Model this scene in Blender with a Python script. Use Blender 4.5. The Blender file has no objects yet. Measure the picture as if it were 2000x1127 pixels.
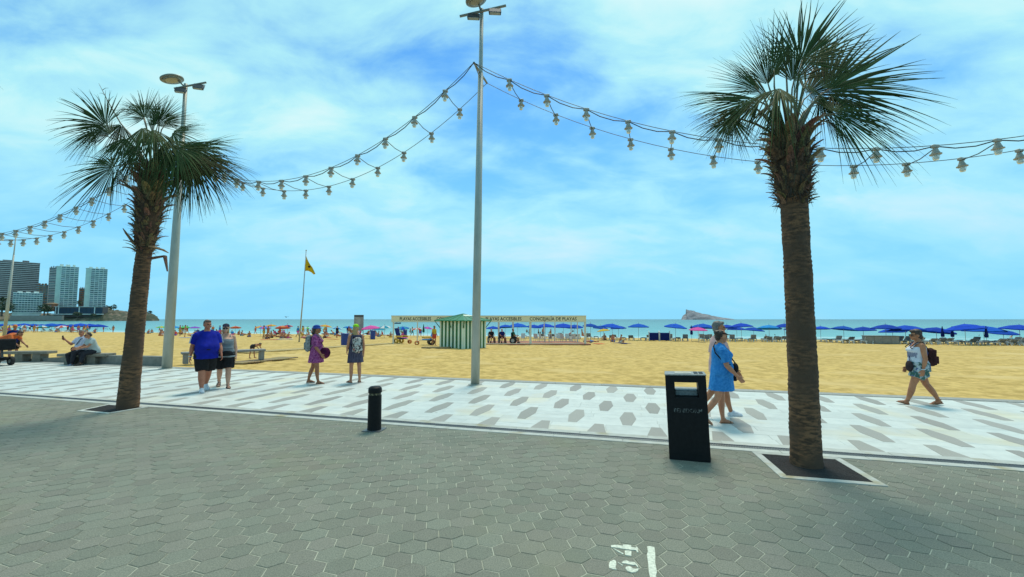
import bpy, bmesh, math, random
from mathutils import Vector, Matrix, noise
R = math.radians
SC = bpy.context.scene
COL = SC.collection
rng = random.Random(7)

# ------------------------------------------------------------------ camera, sky, sun, exposure
EYE = 1.75
FPX = 860.0                      # focal length in photo pixels (2000 wide)
PITCH = math.atan(60.0 / FPX)
cam_d = bpy.data.cameras.new('camera')
cam_d.sensor_width = 36.0
cam_d.lens = 36.0 * FPX / 2000.0
cam_d.clip_start = 0.05
cam_d.clip_end = 60000.0
cam = bpy.data.objects.new('camera', cam_d)
cam.location = (0, 0, EYE)
cam.rotation_euler = (math.pi / 2 + PITCH, 0, 0)
COL.objects.link(cam)
SC.camera = cam

CLX, CLY = 1.9, 7.3
SUN_EL, SUN_AZ = R(66), R(12)    # the sun stands over the sea, a little to the right
world = bpy.data.worlds.new('World')
SC.world = world
world.use_nodes = True
wn, wl = world.node_tree.nodes, world.node_tree.links
wn.clear()
w_out = wn.new('ShaderNodeOutputWorld')
w_mix = wn.new('ShaderNodeMixShader')
w_sky = wn.new('ShaderNodeTexSky')
w_sky.sky_type = 'NISHITA'
w_sky.sun_disc = False
w_sky.sun_elevation = SUN_EL
w_sky.sun_rotation = SUN_AZ
w_sky.air_density = 1.0
w_sky.dust_density = 0.3
w_sky.ozone_density = 2.0
w_tint = wn.new('ShaderNodeMix'); w_tint.data_type = 'RGBA'; w_tint.blend_type = 'MULTIPLY'
w_tint.inputs[0].default_value = 1.0
w_tint.inputs[7].default_value = (0.42, 1.02, 1.40, 1)
wl.new(w_sky.outputs[0], w_tint.inputs[6])
w_bg = wn.new('ShaderNodeBackground'); w_bg.inputs[1].default_value = 0.075
wl.new(w_tint.outputs[2], w_bg.inputs[0])
w_cl = wn.new('ShaderNodeBackground')
w_cl.inputs[0].default_value = (0.43, 0.86, 0.90, 1); w_cl.inputs[1].default_value = 0.60
# thin cloud sheets laid out on a flat layer high above the beach
tc = wn.new('ShaderNodeTexCoord')
sep = wn.new('ShaderNodeSeparateXYZ'); wl.new(tc.outputs['Generated'], sep.inputs[0])
def wmath(op, a, b=None):
    m = wn.new('ShaderNodeMath'); m.operation = op
    for i, v in enumerate((a, b)):
        if v is None: continue
        if isinstance(v, (int, float)): m.inputs[i].default_value = v
        else: wl.new(v, m.inputs[i])
    return m.outputs[0]
zz = wmath('ADD', wmath('MAXIMUM', sep.outputs[2], 0.0), 0.32)
cx_, cy_ = wmath('DIVIDE', sep.outputs[0], zz), wmath('DIVIDE', sep.outputs[1], zz)
comb = wn.new('ShaderNodeCombineXYZ'); wl.new(cx_, comb.inputs[0]); wl.new(cy_, comb.inputs[1])
def wnoise(loc, rot, sc, scale, detail, rough, dist):
    mp = wn.new('ShaderNodeMapping'); mp.inputs['Rotation'].default_value = (0, 0, R(rot)); mp.inputs['Scale'].default_value = sc; mp.inputs['Location'].default_value = loc
    wl.new(comb.outputs[0], mp.inputs[0])
    n1 = wn.new('ShaderNodeTexNoise'); n1.inputs['Scale'].default_value = scale; n1.inputs['Detail'].default_value = detail; n1.inputs['Roughness'].default_value = rough; n1.inputs['Distortion'].default_value = dist
    wl.new(mp.outputs[0], n1.inputs['Vector']); return n1.outputs[0]
big = wnoise((CLX, CLY, 0), -34, (0.6, 1.25, 1), 1.15, 4, .5, .3)
fine = wnoise((1.7, 4.1, 0), -20, (0.8, 1.2, 1), 4.2, 9, .58, .35)
dens = wmath('ADD', wmath('MULTIPLY', big, 0.68), wmath('MULTIPLY', fine, 0.32))
cr = wn.new('ShaderNodeValToRGB'); cr.color_ramp.interpolation = 'EASE'
cr.color_ramp.elements[0].position = 0.375; cr.color_ramp.elements[0].color = (0, 0, 0, 1)
cr.color_ramp.elements[1].position = 0.555; cr.color_ramp.elements[1].color = (1, 1, 1, 1)
wl.new(dens, cr.inputs[0])
cmx = wn.new('ShaderNodeMix'); cmx.data_type = 'RGBA'
cmr = wn.new('ShaderNodeMapRange'); cmr.inputs[1].default_value = .52; cmr.inputs[2].default_value = .66; wl.new(dens, cmr.inputs[0])
wl.new(cmr.outputs[0], cmx.inputs[0]); cmx.inputs[6].default_value = (0.46, 0.87, 0.91, 1); cmx.inputs[7].default_value = (0.80, 0.95, 0.92, 1)
wl.new(cmx.outputs[2], w_cl.inputs[0])
# sea air: the sky pales into one light blue towards the horizon, all the way round
hz = wn.new('ShaderNodeMapRange'); hz.interpolation_type = 'SMOOTHSTEP'; hz.inputs[1].default_value = 0.0; hz.inputs[2].default_value = 0.62; hz.inputs[3].default_value = 0.93; hz.inputs[4].default_value = 0.0
wl.new(sep.outputs[2], hz.inputs[0])
w_hz = wn.new('ShaderNodeBackground'); w_hz.inputs[0].default_value = (0.25, 0.665, 0.95, 1); w_hz.inputs[1].default_value = 0.595
w_mix0 = wn.new('ShaderNodeMixShader'); wl.new(hz.outputs[0], w_mix0.inputs[0]); wl.new(w_bg.outputs[0], w_mix0.inputs[1]); wl.new(w_hz.outputs[0], w_mix0.inputs[2])
cfade = wn.new('ShaderNodeMapRange'); cfade.inputs[1].default_value = 0.0; cfade.inputs[2].default_value = 0.30; cfade.inputs[3].default_value = 0.12; cfade.inputs[4].default_value = 0.95
wl.new(sep.outputs[2], cfade.inputs[0])
wl.new(wmath('MULTIPLY', cr.outputs[0], cfade.outputs[0]), w_mix.inputs[0])
wl.new(w_mix0.outputs[0], w_mix.inputs[1]); wl.new(w_cl.outputs[0], w_mix.inputs[2])
wl.new(w_mix.outputs[0], w_out.inputs[0])

sun_d = bpy.data.lights.new('sun', 'SUN')
sun_d.energy = 1.5
sun_d.angle = R(16)
sun_d.color = (1.0, 0.91, 0.74)
sun = bpy.data.objects.new('sun', sun_d)
sun.rotation_euler = (math.pi / 2 - SUN_EL, 0, math.pi - SUN_AZ)
COL.objects.link(sun)
vs = SC.view_settings
vs.view_transform = 'Standard'
try: vs.look = 'None'
except Exception: pass
vs.exposure = 0.82
vs.gamma = 1.0
vs.use_curve_mapping = False

# ------------------------------------------------------------------ places
TH = R(15.9)                     # the promenade runs away to the left by this angle
CU, SU = math.cos(TH), math.sin(TH)
def un2xy(u, n): return (u * CU + n * SU, -u * SU + n * CU)
def xy2un(x, y): return (x * CU - y * SU, x * SU + y * CU)
SAND = [(11.9, -0.02), (13.0, -0.06), (20, -0.2), (36, -0.50), (62, -1.06), (72, -1.24), (80, -1.5), (90, -1.9), (140, -3.2)]
SEA_Z = -1.6
def sand_z(n):
    if n <= SAND[0][0]: return SAND[0][1]
    for (a, za), (b, zb) in zip(SAND, SAND[1:]):
        if n <= b: return za + (zb - za) * (n - a) / (b - a)
    return SAND[-1][1]
def ray(px, py):
    x = (px - 1000.0) / FPX; y = (563.5 - py) / FPX
    c, s = math.cos(PITCH), math.sin(PITCH)
    return Vector((x, c - y * s, s + y * c))
def at(px, py, z=0.0):
    d = ray(px, py); t = (z - EYE) / d.z
    return Vector((d.x * t, d.y * t, z))
def atd(px, py, Y):
    d = ray(px, py); t = Y / d.y
    return Vector((d.x * t, Y, EYE + d.z * t))
def on_sand(px, py):
    z = -0.3
    for _ in range(40):
        p = at(px, py, z); z = 0.5 * z + 0.5 * sand_z(xy2un(p.x, p.y)[1])
    return at(px, py, z)
def sand_at_n(px, n):
    """the point on the sand at distance n from the paving line seen in column px"""
    k = (px - 1000.0) / FPX
    y = n / (k * SU + CU); x = k * y
    return Vector((x, y, sand_z(n)))

# ------------------------------------------------------------------ object helpers
def tag(o, label=None, cat=None, group=None, kind=None):
    if label: o['label'] = label
    if cat: o['category'] = cat
    if group: o['group'] = group
    if kind: o['kind'] = kind
    return o
def link(o, parent=None):
    COL.objects.link(o)
    if parent is not None: o.parent = parent
    return o
def empty(name, loc=(0, 0, 0), rz=0.0, **kw):
    o = bpy.data.objects.new(name, None)
    o.empty_display_size = 0.2
    o.location = loc; o.rotation_euler = (0, 0, rz)
    return tag(link(o), **kw)
def mobj(name, mesh, parent=None, loc=None, rz=None):
    o = bpy.data.objects.new(name, mesh)
    if loc is not None: o.location = loc
    if rz is not None: o.rotation_euler = (0, 0, rz)
    return link(o, parent)
def copy_tree(o, parent=None):
    c = o.copy(); COL.objects.link(c)
    if parent is not None: c.parent = parent
    for ch in list(o.children): copy_tree(ch, c)
    return c

class MB:
    """collects simple shapes; build() links them as ONE mesh object"""
    def __init__(s): s.v = []; s.f = []; s.m = []
    def add(s, vs, fs, mi=0):
        b = len(s.v); s.v += [tuple(v) for v in vs]
        for f in fs: s.f.append([i + b for i in f]); s.m.append(mi)
    def box(s, c, d, mi=0, rz=0.0, M=None, bev=0.0):
        x, y, z = d[0] / 2, d[1] / 2, d[2] / 2
        if bev > 0:
            b = min(bev, x * .8, y * .8, z * .8)
            P = []
            for sx in (-1, 1):
                for sy in (-1, 1):
                    for sz in (-1, 1):
                        P += [(sx * x, sy * (y - b), sz * (z - b)), (sx * (x - b), sy * y, sz * (z - b)), (sx * (x - b), sy * (y - b), sz * z)]
            idx = lambda sx, sy, sz, k: ((sx > 0) * 4 + (sy > 0) * 2 + (sz > 0)) * 3 + k
            F = []
            def q(a): F.append(a)
            for s1 in (-1, 1):
                q([idx(s1, -1, -1, 0), idx(s1, 1, -1, 0), idx(s1, 1, 1, 0), idx(s1, -1, 1, 0)][::s1])
                q([idx(-1, s1, -1, 1), idx(1, s1, -1, 1), idx(1, s1, 1, 1), idx(-1, s1, 1, 1)][::-s1])
                q([idx(-1, -1, s1, 2), idx(1, -1, s1, 2), idx(1, 1, s1, 2), idx(-1, 1, s1, 2)][::s1])
            for a in (-1, 1):
                for b_ in (-1, 1):
                    q([idx(a, b_, -1, 0), idx(a, b_, 1, 0), idx(a, b_, 1, 1), idx(a, b_, -1, 1)][::-a * b_])
                    q([idx(a, -1, b_, 0), idx(a, 1, b_, 0), idx(a, 1, b_, 2), idx(a, -1, b_, 2)][::a * b_])
                    q([idx(-1, a, b_, 1), idx(1, a, b_, 1), idx(1, a, b_, 2), idx(-1, a, b_, 2)][::-a * b_])
                    for c_ in (-1, 1):
                        q([idx(a, b_, c_, 0), idx(a, b_, c_, 1), idx(a, b_, c_, 2)][::a * b_ * c_])
        else:
            P = [(-x, -y, -z), (x, -y, -z), (x, y, -z), (-x, y, -z), (-x, -y, z), (x, -y, z), (x, y, z), (-x, y, z)]
            F = [[3, 2, 1, 0], [4, 5, 6, 7], [0, 1, 5, 4], [1, 2, 6, 5], [2, 3, 7, 6], [3, 0, 4, 7]]
        T = M if M is not None else Matrix.Rotation(rz, 4, 'Z')
        c = Vector(c)
        s.add([c + (T @ Vector(p)).to_3d() for p in P], F, mi)
    def tube(s, pts, rad, seg=8, mi=0, cap=True, sq=(1, 1)):
        pts = [Vector(p) for p in pts]
        if not isinstance(rad, (list, tuple)): rad = [rad] * len(pts)
        vs = []; fs = []; up = None
        for i, p in enumerate(pts):
            t = (pts[min(i + 1, len(pts) - 1)] - pts[max(i - 1, 0)]).normalized()
            if up is None:
                up = Vector((0, 0, 1)) if abs(t.z) < .9 else Vector((0, 1, 0))
            a = t.cross(up).normalized(); b = a.cross(t).normalized(); up = b
            for k in range(seg):
                w = 2 * math.pi * k / seg
                vs.append(p + (a * math.cos(w) * sq[0] + b * math.sin(w) * sq[1]) * rad[i])
        n = len(pts)
        for i in range(n - 1):
            for k in range(seg):
                k2 = (k + 1) % seg
                fs.append([i * seg + k, i * seg + k2, (i + 1) * seg + k2, (i + 1) * seg + k])
        if cap:
            fs.append(list(range(seg))[::-1]); fs.append([(n - 1) * seg + k for k in range(seg)])
        s.add(vs, fs, mi)
    def lathe(s, prof, seg=16, c=(0, 0, 0), mi=0, M=None, cap=True):
        c = Vector(c); T = M if M is not None else Matrix.Identity(4)
        vs = []; fs = []
        for r, z in prof:
            for k in range(seg):
                w = 2 * math.pi * k / seg
                vs.append(c + (T @ Vector((r * math.cos(w), r * math.sin(w), z))))
        for i in range(len(prof) - 1):
            for k in range(seg):
                k2 = (k + 1) % seg
                fs.append([i * seg + k, i * seg + k2, (i + 1) * seg + k2, (i + 1) * seg + k])
        if cap:
            fs.append(list(range(seg))[::-1]); fs.append([(len(prof) - 1) * seg + k for k in range(seg)])
        s.add(vs, fs, mi)
    def prism(s, poly, z0, z1, mi=0, inset=0.0, tz=None):
        """upright prism over a convex polygon (counter-clockwise), top edge chamfered by inset; tz(x, y) tilts the top"""
        n = len(poly); tz = tz or (lambda x, y: 0.0)
        vs = [(x, y, z0) for x, y in poly]
        if inset > 0:
            cx = sum(p[0] for p in poly) / n; cy = sum(p[1] for p in poly) / n
            vs += [(x, y, z1 - inset * .8 + tz(x, y)) for x, y in poly]
            top = []
            for x, y in poly:
                d = math.hypot(x - cx, y - cy) or 1
                k = max(0, 1 - inset / d)
                top.append((cx + (x - cx) * k, cy + (y - cy) * k, z1 + tz(x, y)))
            vs += top; L = 3
        else:
            vs += [(x, y, z1 + tz(x, y)) for x, y in poly]; L = 2
        fs = []
        for l in range(L - 1):
            for k in range(n):
                k2 = (k + 1) % n
                fs.append([l * n + k, l * n + k2, (l + 1) * n + k2, (l + 1) * n + k])
        fs.append([(L - 1) * n + k for k in range(n)])
        s.add(vs, fs, mi)
    def ball(s, c, r, seg=10, rings=7, mi=0, M=None):
        c = Vector(c); r = r if isinstance(r, (tuple, list)) else (r, r, r)
        T = M if M is not None else Matrix.Identity(4)
        vs = [c + (T @ Vector((0, 0, -r[2])))]; fs = []
        for i in range(1, rings):
            a = -math.pi / 2 + math.pi * i / rings
            for k in range(seg):
                w = 2 * math.pi * k / seg
                vs.append(c + (T @ Vector((r[0] * math.cos(a) * math.cos(w), r[1] * math.cos(a) * math.sin(w), r[2] * math.sin(a)))))
        vs.append(c + (T @ Vector((0, 0, r[2]))))
        for k in range(seg): fs.append([0, 1 + (k + 1) % seg, 1 + k])
        for i in range(rings - 2):
            for k in range(seg):
                k2 = (k + 1) % seg; a = 1 + i * seg
                fs.append([a + k, a + k2, a + seg + k2, a + seg + k])
        e = len(vs) - 1; a = 1 + (rings - 2) * seg
        for k in range(seg): fs.append([a + k, a + (k + 1) % seg, e])
        s.add(vs, fs, mi)
    def mesh(s, name, mats, smooth=False):
        me = bpy.data.meshes.new(name)
        me.from_pydata([tuple(v) for v in s.v], [], s.f)
        for m in (mats if isinstance(mats, (list, tuple)) else [mats]): me.materials.append(m)
        if any(s.m): me.polygons.foreach_set('material_index', s.m)
        if smooth: me.polygons.foreach_set('use_smooth', [True] * len(me.polygons))
        me.update()
        return me
    def build(s, name, mats, parent=None, smooth=False, loc=None, rz=None):
        return mobj(name, s.mesh(name, mats, smooth), parent, loc, rz)

# ------------------------------------------------------------------ materials
def lin(r, g, b):
    f = lambda c: (c / 255 / 12.92) if c / 255 <= 0.04045 else ((c / 255 + 0.055) / 1.055) ** 2.4
    return (f(r), f(g), f(b))
def mat(name, c, rough=0.6, c2=None, scale=8.0, amt=0.5, bump=0.0, bscale=60.0, metal=0.0, spec=0.5, rnd=0.0, isl=False, stretch=None, detail=6, trans=0.0, c3=None, c3scale=1.5, c3lo=.55, c3hi=.7, world_pos=False, hue=.12, spots=None):
    """principled material: two colours mixed by noise, optional third in large patches, value varied per object or island, fine bump"""
    m = bpy.data.materials.new(name); m.use_nodes = True
    N, L = m.node_tree.nodes, m.node_tree.links
    b = N['Principled BSDF']
    b.inputs['Roughness'].default_value = rough
    b.inputs['Metallic'].default_value = metal
    b.inputs['Specular IOR Level'].default_value = spec
    if trans: b.inputs['Transmission Weight'].default_value = trans
    tc = N.new('ShaderNodeTexCoord')
    base_vec = N.new('ShaderNodeNewGeometry').outputs['Position'] if world_pos else tc.outputs['Object']
    vec = base_vec
    if stretch:
        mpn = N.new('ShaderNodeMapping'); mpn.inputs['Scale'].default_value = stretch
        L.new(vec, mpn.inputs[0]); vec = mpn.outputs[0]
    if c2 is None: c2 = tuple(v * 0.8 for v in c)
    no = N.new('ShaderNodeTexNoise'); no.inputs['Scale'].default_value = scale; no.inputs['Detail'].default_value = detail; no.inputs['Roughness'].default_value = .6
    L.new(vec, no.inputs['Vector'])
    rp = N.new('ShaderNodeValToRGB')
    rp.color_ramp.elements[0].position = .5 - .25 * (1.2 - amt); rp.color_ramp.elements[1].position = .5 + .25 * (1.2 - amt)
    rp.color_ramp.elements[0].color = (*c, 1); rp.color_ramp.elements[1].color = (*c2, 1)
    L.new(no.outputs[0], rp.inputs[0])
    col = rp.outputs[0]
    if c3 is not None:
        n3 = N.new('ShaderNodeTexNoise'); n3.inputs['Scale'].default_value = c3scale; n3.inputs['Detail'].default_value = 5
        L.new(base_vec, n3.inputs['Vector'])
        r3 = N.new('ShaderNodeMapRange'); r3.inputs[1].default_value = c3lo; r3.inputs[2].default_value = c3hi; r3.clamp = True
        L.new(n3.outputs[0], r3.inputs[0])
        mx = N.new('ShaderNodeMix'); mx.data_type = 'RGBA'
        L.new(r3.outputs[0], mx.inputs[0]); L.new(col, mx.inputs[6]); mx.inputs[7].default_value = (*c3, 1)
        col = mx.outputs[2]
    if rnd:
        src = N.new('ShaderNodeNewGeometry').outputs['Random Per Island'] if isl else N.new('ShaderNodeObjectInfo').outputs['Random']
        mr = N.new('ShaderNodeMapRange'); mr.inputs[3].default_value = 1 - rnd; mr.inputs[4].default_value = 1 + rnd
        L.new(src, mr.inputs[0])
        hv = N.new('ShaderNodeHueSaturation'); L.new(mr.outputs[0], hv.inputs['Value']); L.new(col, hv.inputs['Color'])
        mr2 = N.new('ShaderNodeMapRange'); mr2.inputs[3].default_value = .5 - rnd * hue; mr2.inputs[4].default_value = .5 + rnd * hue
        fr = N.new('ShaderNodeMath'); fr.operation = 'MULTIPLY'; fr.inputs[1].default_value = 17.31; L.new(src, fr.inputs[0])
        fr2 = N.new('ShaderNodeMath'); fr2.operation = 'FRACT'; L.new(fr.outputs[0], fr2.inputs[0])
        L.new(fr2.outputs[0], mr2.inputs[0]); L.new(mr2.outputs[0], hv.inputs['Hue'])
        col = hv.outputs[0]
    if spots:                       # small dark specks of gum, dirt and drips: (density scale, radius, colour)
        for sc, rad, sc_col in spots:
            vo = N.new('ShaderNodeTexVoronoi'); vo.inputs['Scale'].default_value = sc; L.new(base_vec, vo.inputs['Vector'])
            wb = N.new('ShaderNodeTexNoise'); wb.inputs['Scale'].default_value = sc * 2.3; L.new(base_vec, wb.inputs['Vector'])
            sm = N.new('ShaderNodeMath'); sm.operation = 'MULTIPLY_ADD'; L.new(wb.outputs[0], sm.inputs[0]); sm.inputs[1].default_value = rad * 2.4; L.new(vo.outputs['Distance'], sm.inputs[2])
            ms = N.new('ShaderNodeMapRange'); ms.inputs[1].default_value = rad * 1.6; ms.inputs[2].default_value = rad * 2.3; ms.inputs[3].default_value = .75; ms.inputs[4].default_value = 0; L.new(sm.outputs[0], ms.inputs[0])
            mk = N.new('ShaderNodeMix'); mk.data_type = 'RGBA'; L.new(ms.outputs[0], mk.inputs[0]); L.new(col, mk.inputs[6]); mk.inputs[7].default_value = (*sc_col, 1); col = mk.outputs[2]
    L.new(col, b.inputs['Base Color'])
    if bump:
        bn = N.new('ShaderNodeTexNoise'); bn.inputs['Scale'].default_value = bscale; bn.inputs['Detail'].default_value = 5
        L.new(vec, bn.inputs['Vector'])
        bu = N.new('ShaderNodeBump'); bu.inputs['Strength'].default_value = bump; bu.inputs['Distance'].default_value = .02
        L.new(bn.outputs[0], bu.inputs['Height']); L.new(bu.outputs[0], b.inputs['Normal'])
    return m
# ------------------------------------------------------------------ ground: pavers, promenade, sand, sea
PAVER = dict(c=(0.278, 0.278, 0.215), c2=(0.178, 0.182, 0.144), scale=110, amt=.85, rough=.85, bump=.55, bscale=260, rnd=.085, hue=.35, world_pos=True, spec=.3, spots=((1.6, .030, (.07, .07, .06)), (4.5, .035, (.10, .10, .085))),
             c3=(0.255, 0.245, 0.165), c3scale=.45, c3lo=.54, c3hi=.75)
M_paver = mat('paver concrete', **PAVER)
M_paver_far = mat('paver concrete far', isl=True, **PAVER)
M_joint = mat('joint mortar', (0.52, 0.52, 0.40), c2=(0.26, 0.26, 0.20), scale=3, rough=.95, world_pos=True)
M_white = mat('white terrazzo', (0.64, 0.65, 0.59), c2=(0.55, 0.56, 0.51), scale=5, rough=.5, rnd=.06, world_pos=True, bump=.08, bscale=90, spec=.35,
              c3=(0.64, 0.58, 0.42), c3scale=.8, c3lo=.54, c3hi=.72, spots=((1.1, .03, (.30, .29, .25)), (3.2, .022, (.42, .40, .34))))
M_white_far = mat('white terrazzo far', (0.64, 0.65, 0.59), c2=(0.55, 0.56, 0.51), scale=5, rough=.5, rnd=.06, isl=True, world_pos=True, spec=.35)
M_hex = mat('grey terrazzo', (0.36, 0.338, 0.295), c2=(0.295, 0.278, 0.24), scale=60, rough=.6, rnd=.10, world_pos=True, bump=.1, bscale=200, spec=.35)
M_white_joint = mat('white joint', (0.42, 0.43, 0.38), c2=(0.25, 0.25, 0.21), scale=4, rough=.9, world_pos=True)
M_kerb = mat('grey kerb stone', (0.34, 0.34, 0.31), c2=(0.26, 0.26, 0.23), scale=12, rough=.8, world_pos=True, rnd=.08, bump=.2)
M_strip = mat('white channel stone', (0.50, 0.51, 0.46), c2=(0.40, 0.41, 0.36), scale=9, rough=.75, world_pos=True, rnd=.07, bump=.15, c3=(.34, .30, .18), c3scale=2.5)
M_soil = mat('pit soil', (0.028, 0.022, 0.020), c2=(0.012, 0.010, 0.009), scale=40, rough=1, bump=1.0, bscale=70, world_pos=True)
M_grate = mat('steel grate', (0.10, 0.105, 0.11), c2=(0.16, 0.16, 0.16), scale=30, rough=.45, metal=.5, world_pos=True)
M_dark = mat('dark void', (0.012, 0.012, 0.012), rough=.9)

pavement = tag(MB().build('pavement', M_joint), kind='structure')
mb = MB()
us = [-90, 70]
P4 = [un2xy(-90, -30), un2xy(70, -30), un2xy(70, 6.7), un2xy(-90, 6.7)]
mb.add([(x, y, -0.004) for x, y in P4], [[0, 1, 2, 3]])
pavement.data = mb.mesh('pavement', M_joint)

def clip(poly, p, nrm):
    """keep the part of a polygon on the side nrm points to"""
    out = []
    for i in range(len(poly)):
        a, b = poly[i], poly[(i + 1) % len(poly)]
        da = (a[0] - p[0]) * nrm[0] + (a[1] - p[1]) * nrm[1]
        db = (b[0] - p[0]) * nrm[0] + (b[1] - p[1]) * nrm[1]
        if da >= 0: out.append(a)
        if (da >= 0) != (db >= 0):
            t = da / (da - db); out.append((a[0] + (b[0] - a[0]) * t, a[1] + (b[1] - a[1]) * t))
    return out
# planters of the two palms: outer corners in (u, n), counter-clockwise
def pit_xy(pts):
    out = []
    for p in pts:
        u, n = xy2un(*at(*p).xy); out.append(un2xy(u, min(n, 6.60)))
    return out
PIT_R = pit_xy([(1525.6, 934), (1735, 951), (1630, 888.5), (1464, 878)])
PIT_L = pit_xy([(150, 803), (210, 808.5), (314, 791), (248, 784)])
PITS = [PIT_R, PIT_L]
def in_poly(p, poly, grow=0.0):
    for i in range(len(poly)):
        a, b = poly[i], poly[(i + 1) % len(poly)]
        L = math.hypot(b[0] - a[0], b[1] - a[1])
        if ((b[0] - a[0]) * (p[1] - a[1]) - (b[1] - a[1]) * (p[0] - a[0])) / L < -grow: return False
    return True
PA = 0.20
ang = R(10.4)
va = (PA * math.cos(ang), PA * math.sin(ang)); vb = (PA * math.cos(ang + R(60)), PA * math.sin(ang + R(60)))
HEXR = PA / math.sqrt(3) - 0.0036
hexp = [(HEXR * math.cos(ang + R(30 + 60 * k)), HEXR * math.sin(ang + R(30 + 60 * k))) for k in range(6)]
pavers = []
for i in range(-130, 130):
    for j in range(-40, 60):
        x = -0.371 + va[0] * i + vb[0] * j; y = 3.6 + va[1] * i + vb[1] * j
        u, n = xy2un(x, y)
        if -21 < u < 10 and 1.2 < n < 6.75:
            poly = [(x + a, y + b) for a, b in hexp]
            whole = True
            if n > 6.66 - .13:
                q = un2xy(0, 6.66); poly = clip(poly, q, (-SU, -CU)); whole = False
            for pit in PITS:
                if in_poly((x, y), pit, .14):
                    # cut along the side of the planter the paver lies beyond most
                    best = None
                    for k in range(4):
                        a, b = pit[k], pit[(k + 1) % 4]
                        L = math.hypot(b[0] - a[0], b[1] - a[1]); nx, ny = (b[1] - a[1]) / L, -(b[0] - a[0]) / L
                        d = (x - a[0]) * nx + (y - a[1]) * ny
                        if best is None or d > best[0]: best = (d, a, (nx, ny))
                    poly = clip(poly, (best[1][0] - best[2][0] * .04, best[1][1] - best[2][1] * .04), best[2]); whole = False
            if len(poly) > 2:
                pavers.append((x, y, poly, whole))
def seen(x, y, margin=40):
    if y < .5: return False
    px = 1000 + FPX * x / y; py = 623.5 + FPX * EYE / y
    return -margin < px < 2000 + margin and py < 1127 + margin
vis = sorted([p for p in pavers if seen(p[0], p[1])], key=lambda p: p[0] ** 2 + p[1] ** 2)
single = set(id(p) for p in vis if p[3])
order = [p for p in vis if p[3]][:300]
single = set(id(p) for p in order)
variants = []
for k in range(8):
    m_ = MB(); tx, ty, h = rng.uniform(-.014, .014), rng.uniform(-.014, .014), rng.uniform(-.0012, .0012)
    m_.prism(hexp, -.05, 0 + h, inset=.0035, tz=lambda a, b: tx * a + ty * b)
    variants.append(m_.mesh('paver', M_paver))
for p in order:
    mobj('paver', rng.choice(variants), pavement, (p[0], p[1], 0))
m_ = MB()
for p in pavers:
    if id(p) in single: continue
    tx, ty, h = rng.uniform(-.014, .014), rng.uniform(-.014, .014), rng.uniform(-.0012, .0012)
    cx0, cy0 = p[0], p[1]
    m_.prism(p[2], -.03, h, inset=.0035, tz=lambda a, b: tx * (a - cx0) + ty * (b - cy0))
tag(m_.build('paver_field', M_paver_far, pavement), kind='stuff')
# beyond the pavers that are built: the same concrete as a sheet, flush with their tops
m_ = MB()
for (u0, u1, n0, n1) in ((-90, -21, -30, 6.66), (10, 70, -30, 6.66), (-21, 10, -30, 1.2)):
    q = [un2xy(u0, n0), un2xy(u1, n0), un2xy(u1, n1), un2xy(u0, n1)]
    m_.add([(x, y, -.004) for x, y in q], [[0, 1, 2, 3]])
m_.build('paved_area', M_paver_far, pavement)

# promenade: white slabs in courses, grey elongated hexagons set between them
promenade = tag(MB().build('promenade', M_white_joint), kind='structure')
def slab_box(mbx, u0, u1, n0, n1, z0, z1, mi=0, inset=.002):
    mbx.prism([un2xy(u0, n0), un2xy(u1, n0), un2xy(u1, n1), un2xy(u0, n1)], z0, z1, mi, inset=inset)
m_ = MB()
q = [un2xy(-130, 6.62), un2xy(60, 6.62), un2xy(60, 12.3), un2xy(-130, 12.3)]
m_.add([(x, y, -.006) for x, y in q], [[0, 1, 2, 3]])
promenade.data = m_.mesh('promenade', M_white_joint)
N0, N1 = 7.06, 11.94
ncourse = 18
dn = (N1 - N0) / ncourse
slabs = []
for c in range(ncourse):
    off = rng.uniform(0, 1.2)
    u = -85 + off
    while u < 22:
        L = rng.choice((.9, 1.2, 1.2, 1.5))
        slabs.append((u, u + L, N0 + c * dn, N0 + (c + 1) * dn)); u += L
def slab_key(s):
    x, y = un2xy((s[0] + s[1]) / 2, (s[2] + s[3]) / 2)
    return (0 if seen(x, y) else 1, x * x + y * y)
slabs.sort(key=slab_key)
G = .0015
for s in slabs[:300]:
    m_ = MB(); cu, cn = (s[0] + s[1]) / 2, (s[2] + s[3]) / 2; x, y = un2xy(cu, cn)
    h = rng.uniform(-.0008, .0008)
    L, W = s[1] - s[0] - 2 * G, s[3] - s[2] - 2 * G
    m_.prism([(-L / 2, -W / 2), (L / 2, -W / 2), (L / 2, W / 2), (-L / 2, W / 2)], -.03, h, inset=.002)
    m_.build('white_slab', M_white, promenade, loc=(x, y, 0), rz=-TH)
m_ = MB()
for s in slabs[300:]:
    slab_box(m_, s[0] + G, s[1] - G, s[2] + G, s[3] - G, -.03, rng.uniform(-.0008, .0008))
tag(m_.build('slab_field', M_white_far, promenade), kind='stuff')
hexes = []
for r in range(5):
    nc = 7.10 + 1.081 * r
    for k in range(-96, 30):
        uc = -.221 + .906 * k + (.453 if r % 2 == 0 else 0) + .02
        poly = [(uc - .143, nc), (uc - .074, nc - .525), (uc + .074, nc - .525), (uc + .143, nc), (uc + .074, nc + .525), (uc - .074, nc + .525)]
        poly = clip(poly, (0, 6.97), (0, 1)); poly = clip(poly, (0, 11.93), (0, -1))
        if len(poly) > 2: hexes.append((uc, nc, poly))
hexes.sort(key=lambda h: slab_key((h[0], h[0], h[1], h[1])))
hx_mesh = {}
m_far = MB()
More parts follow.
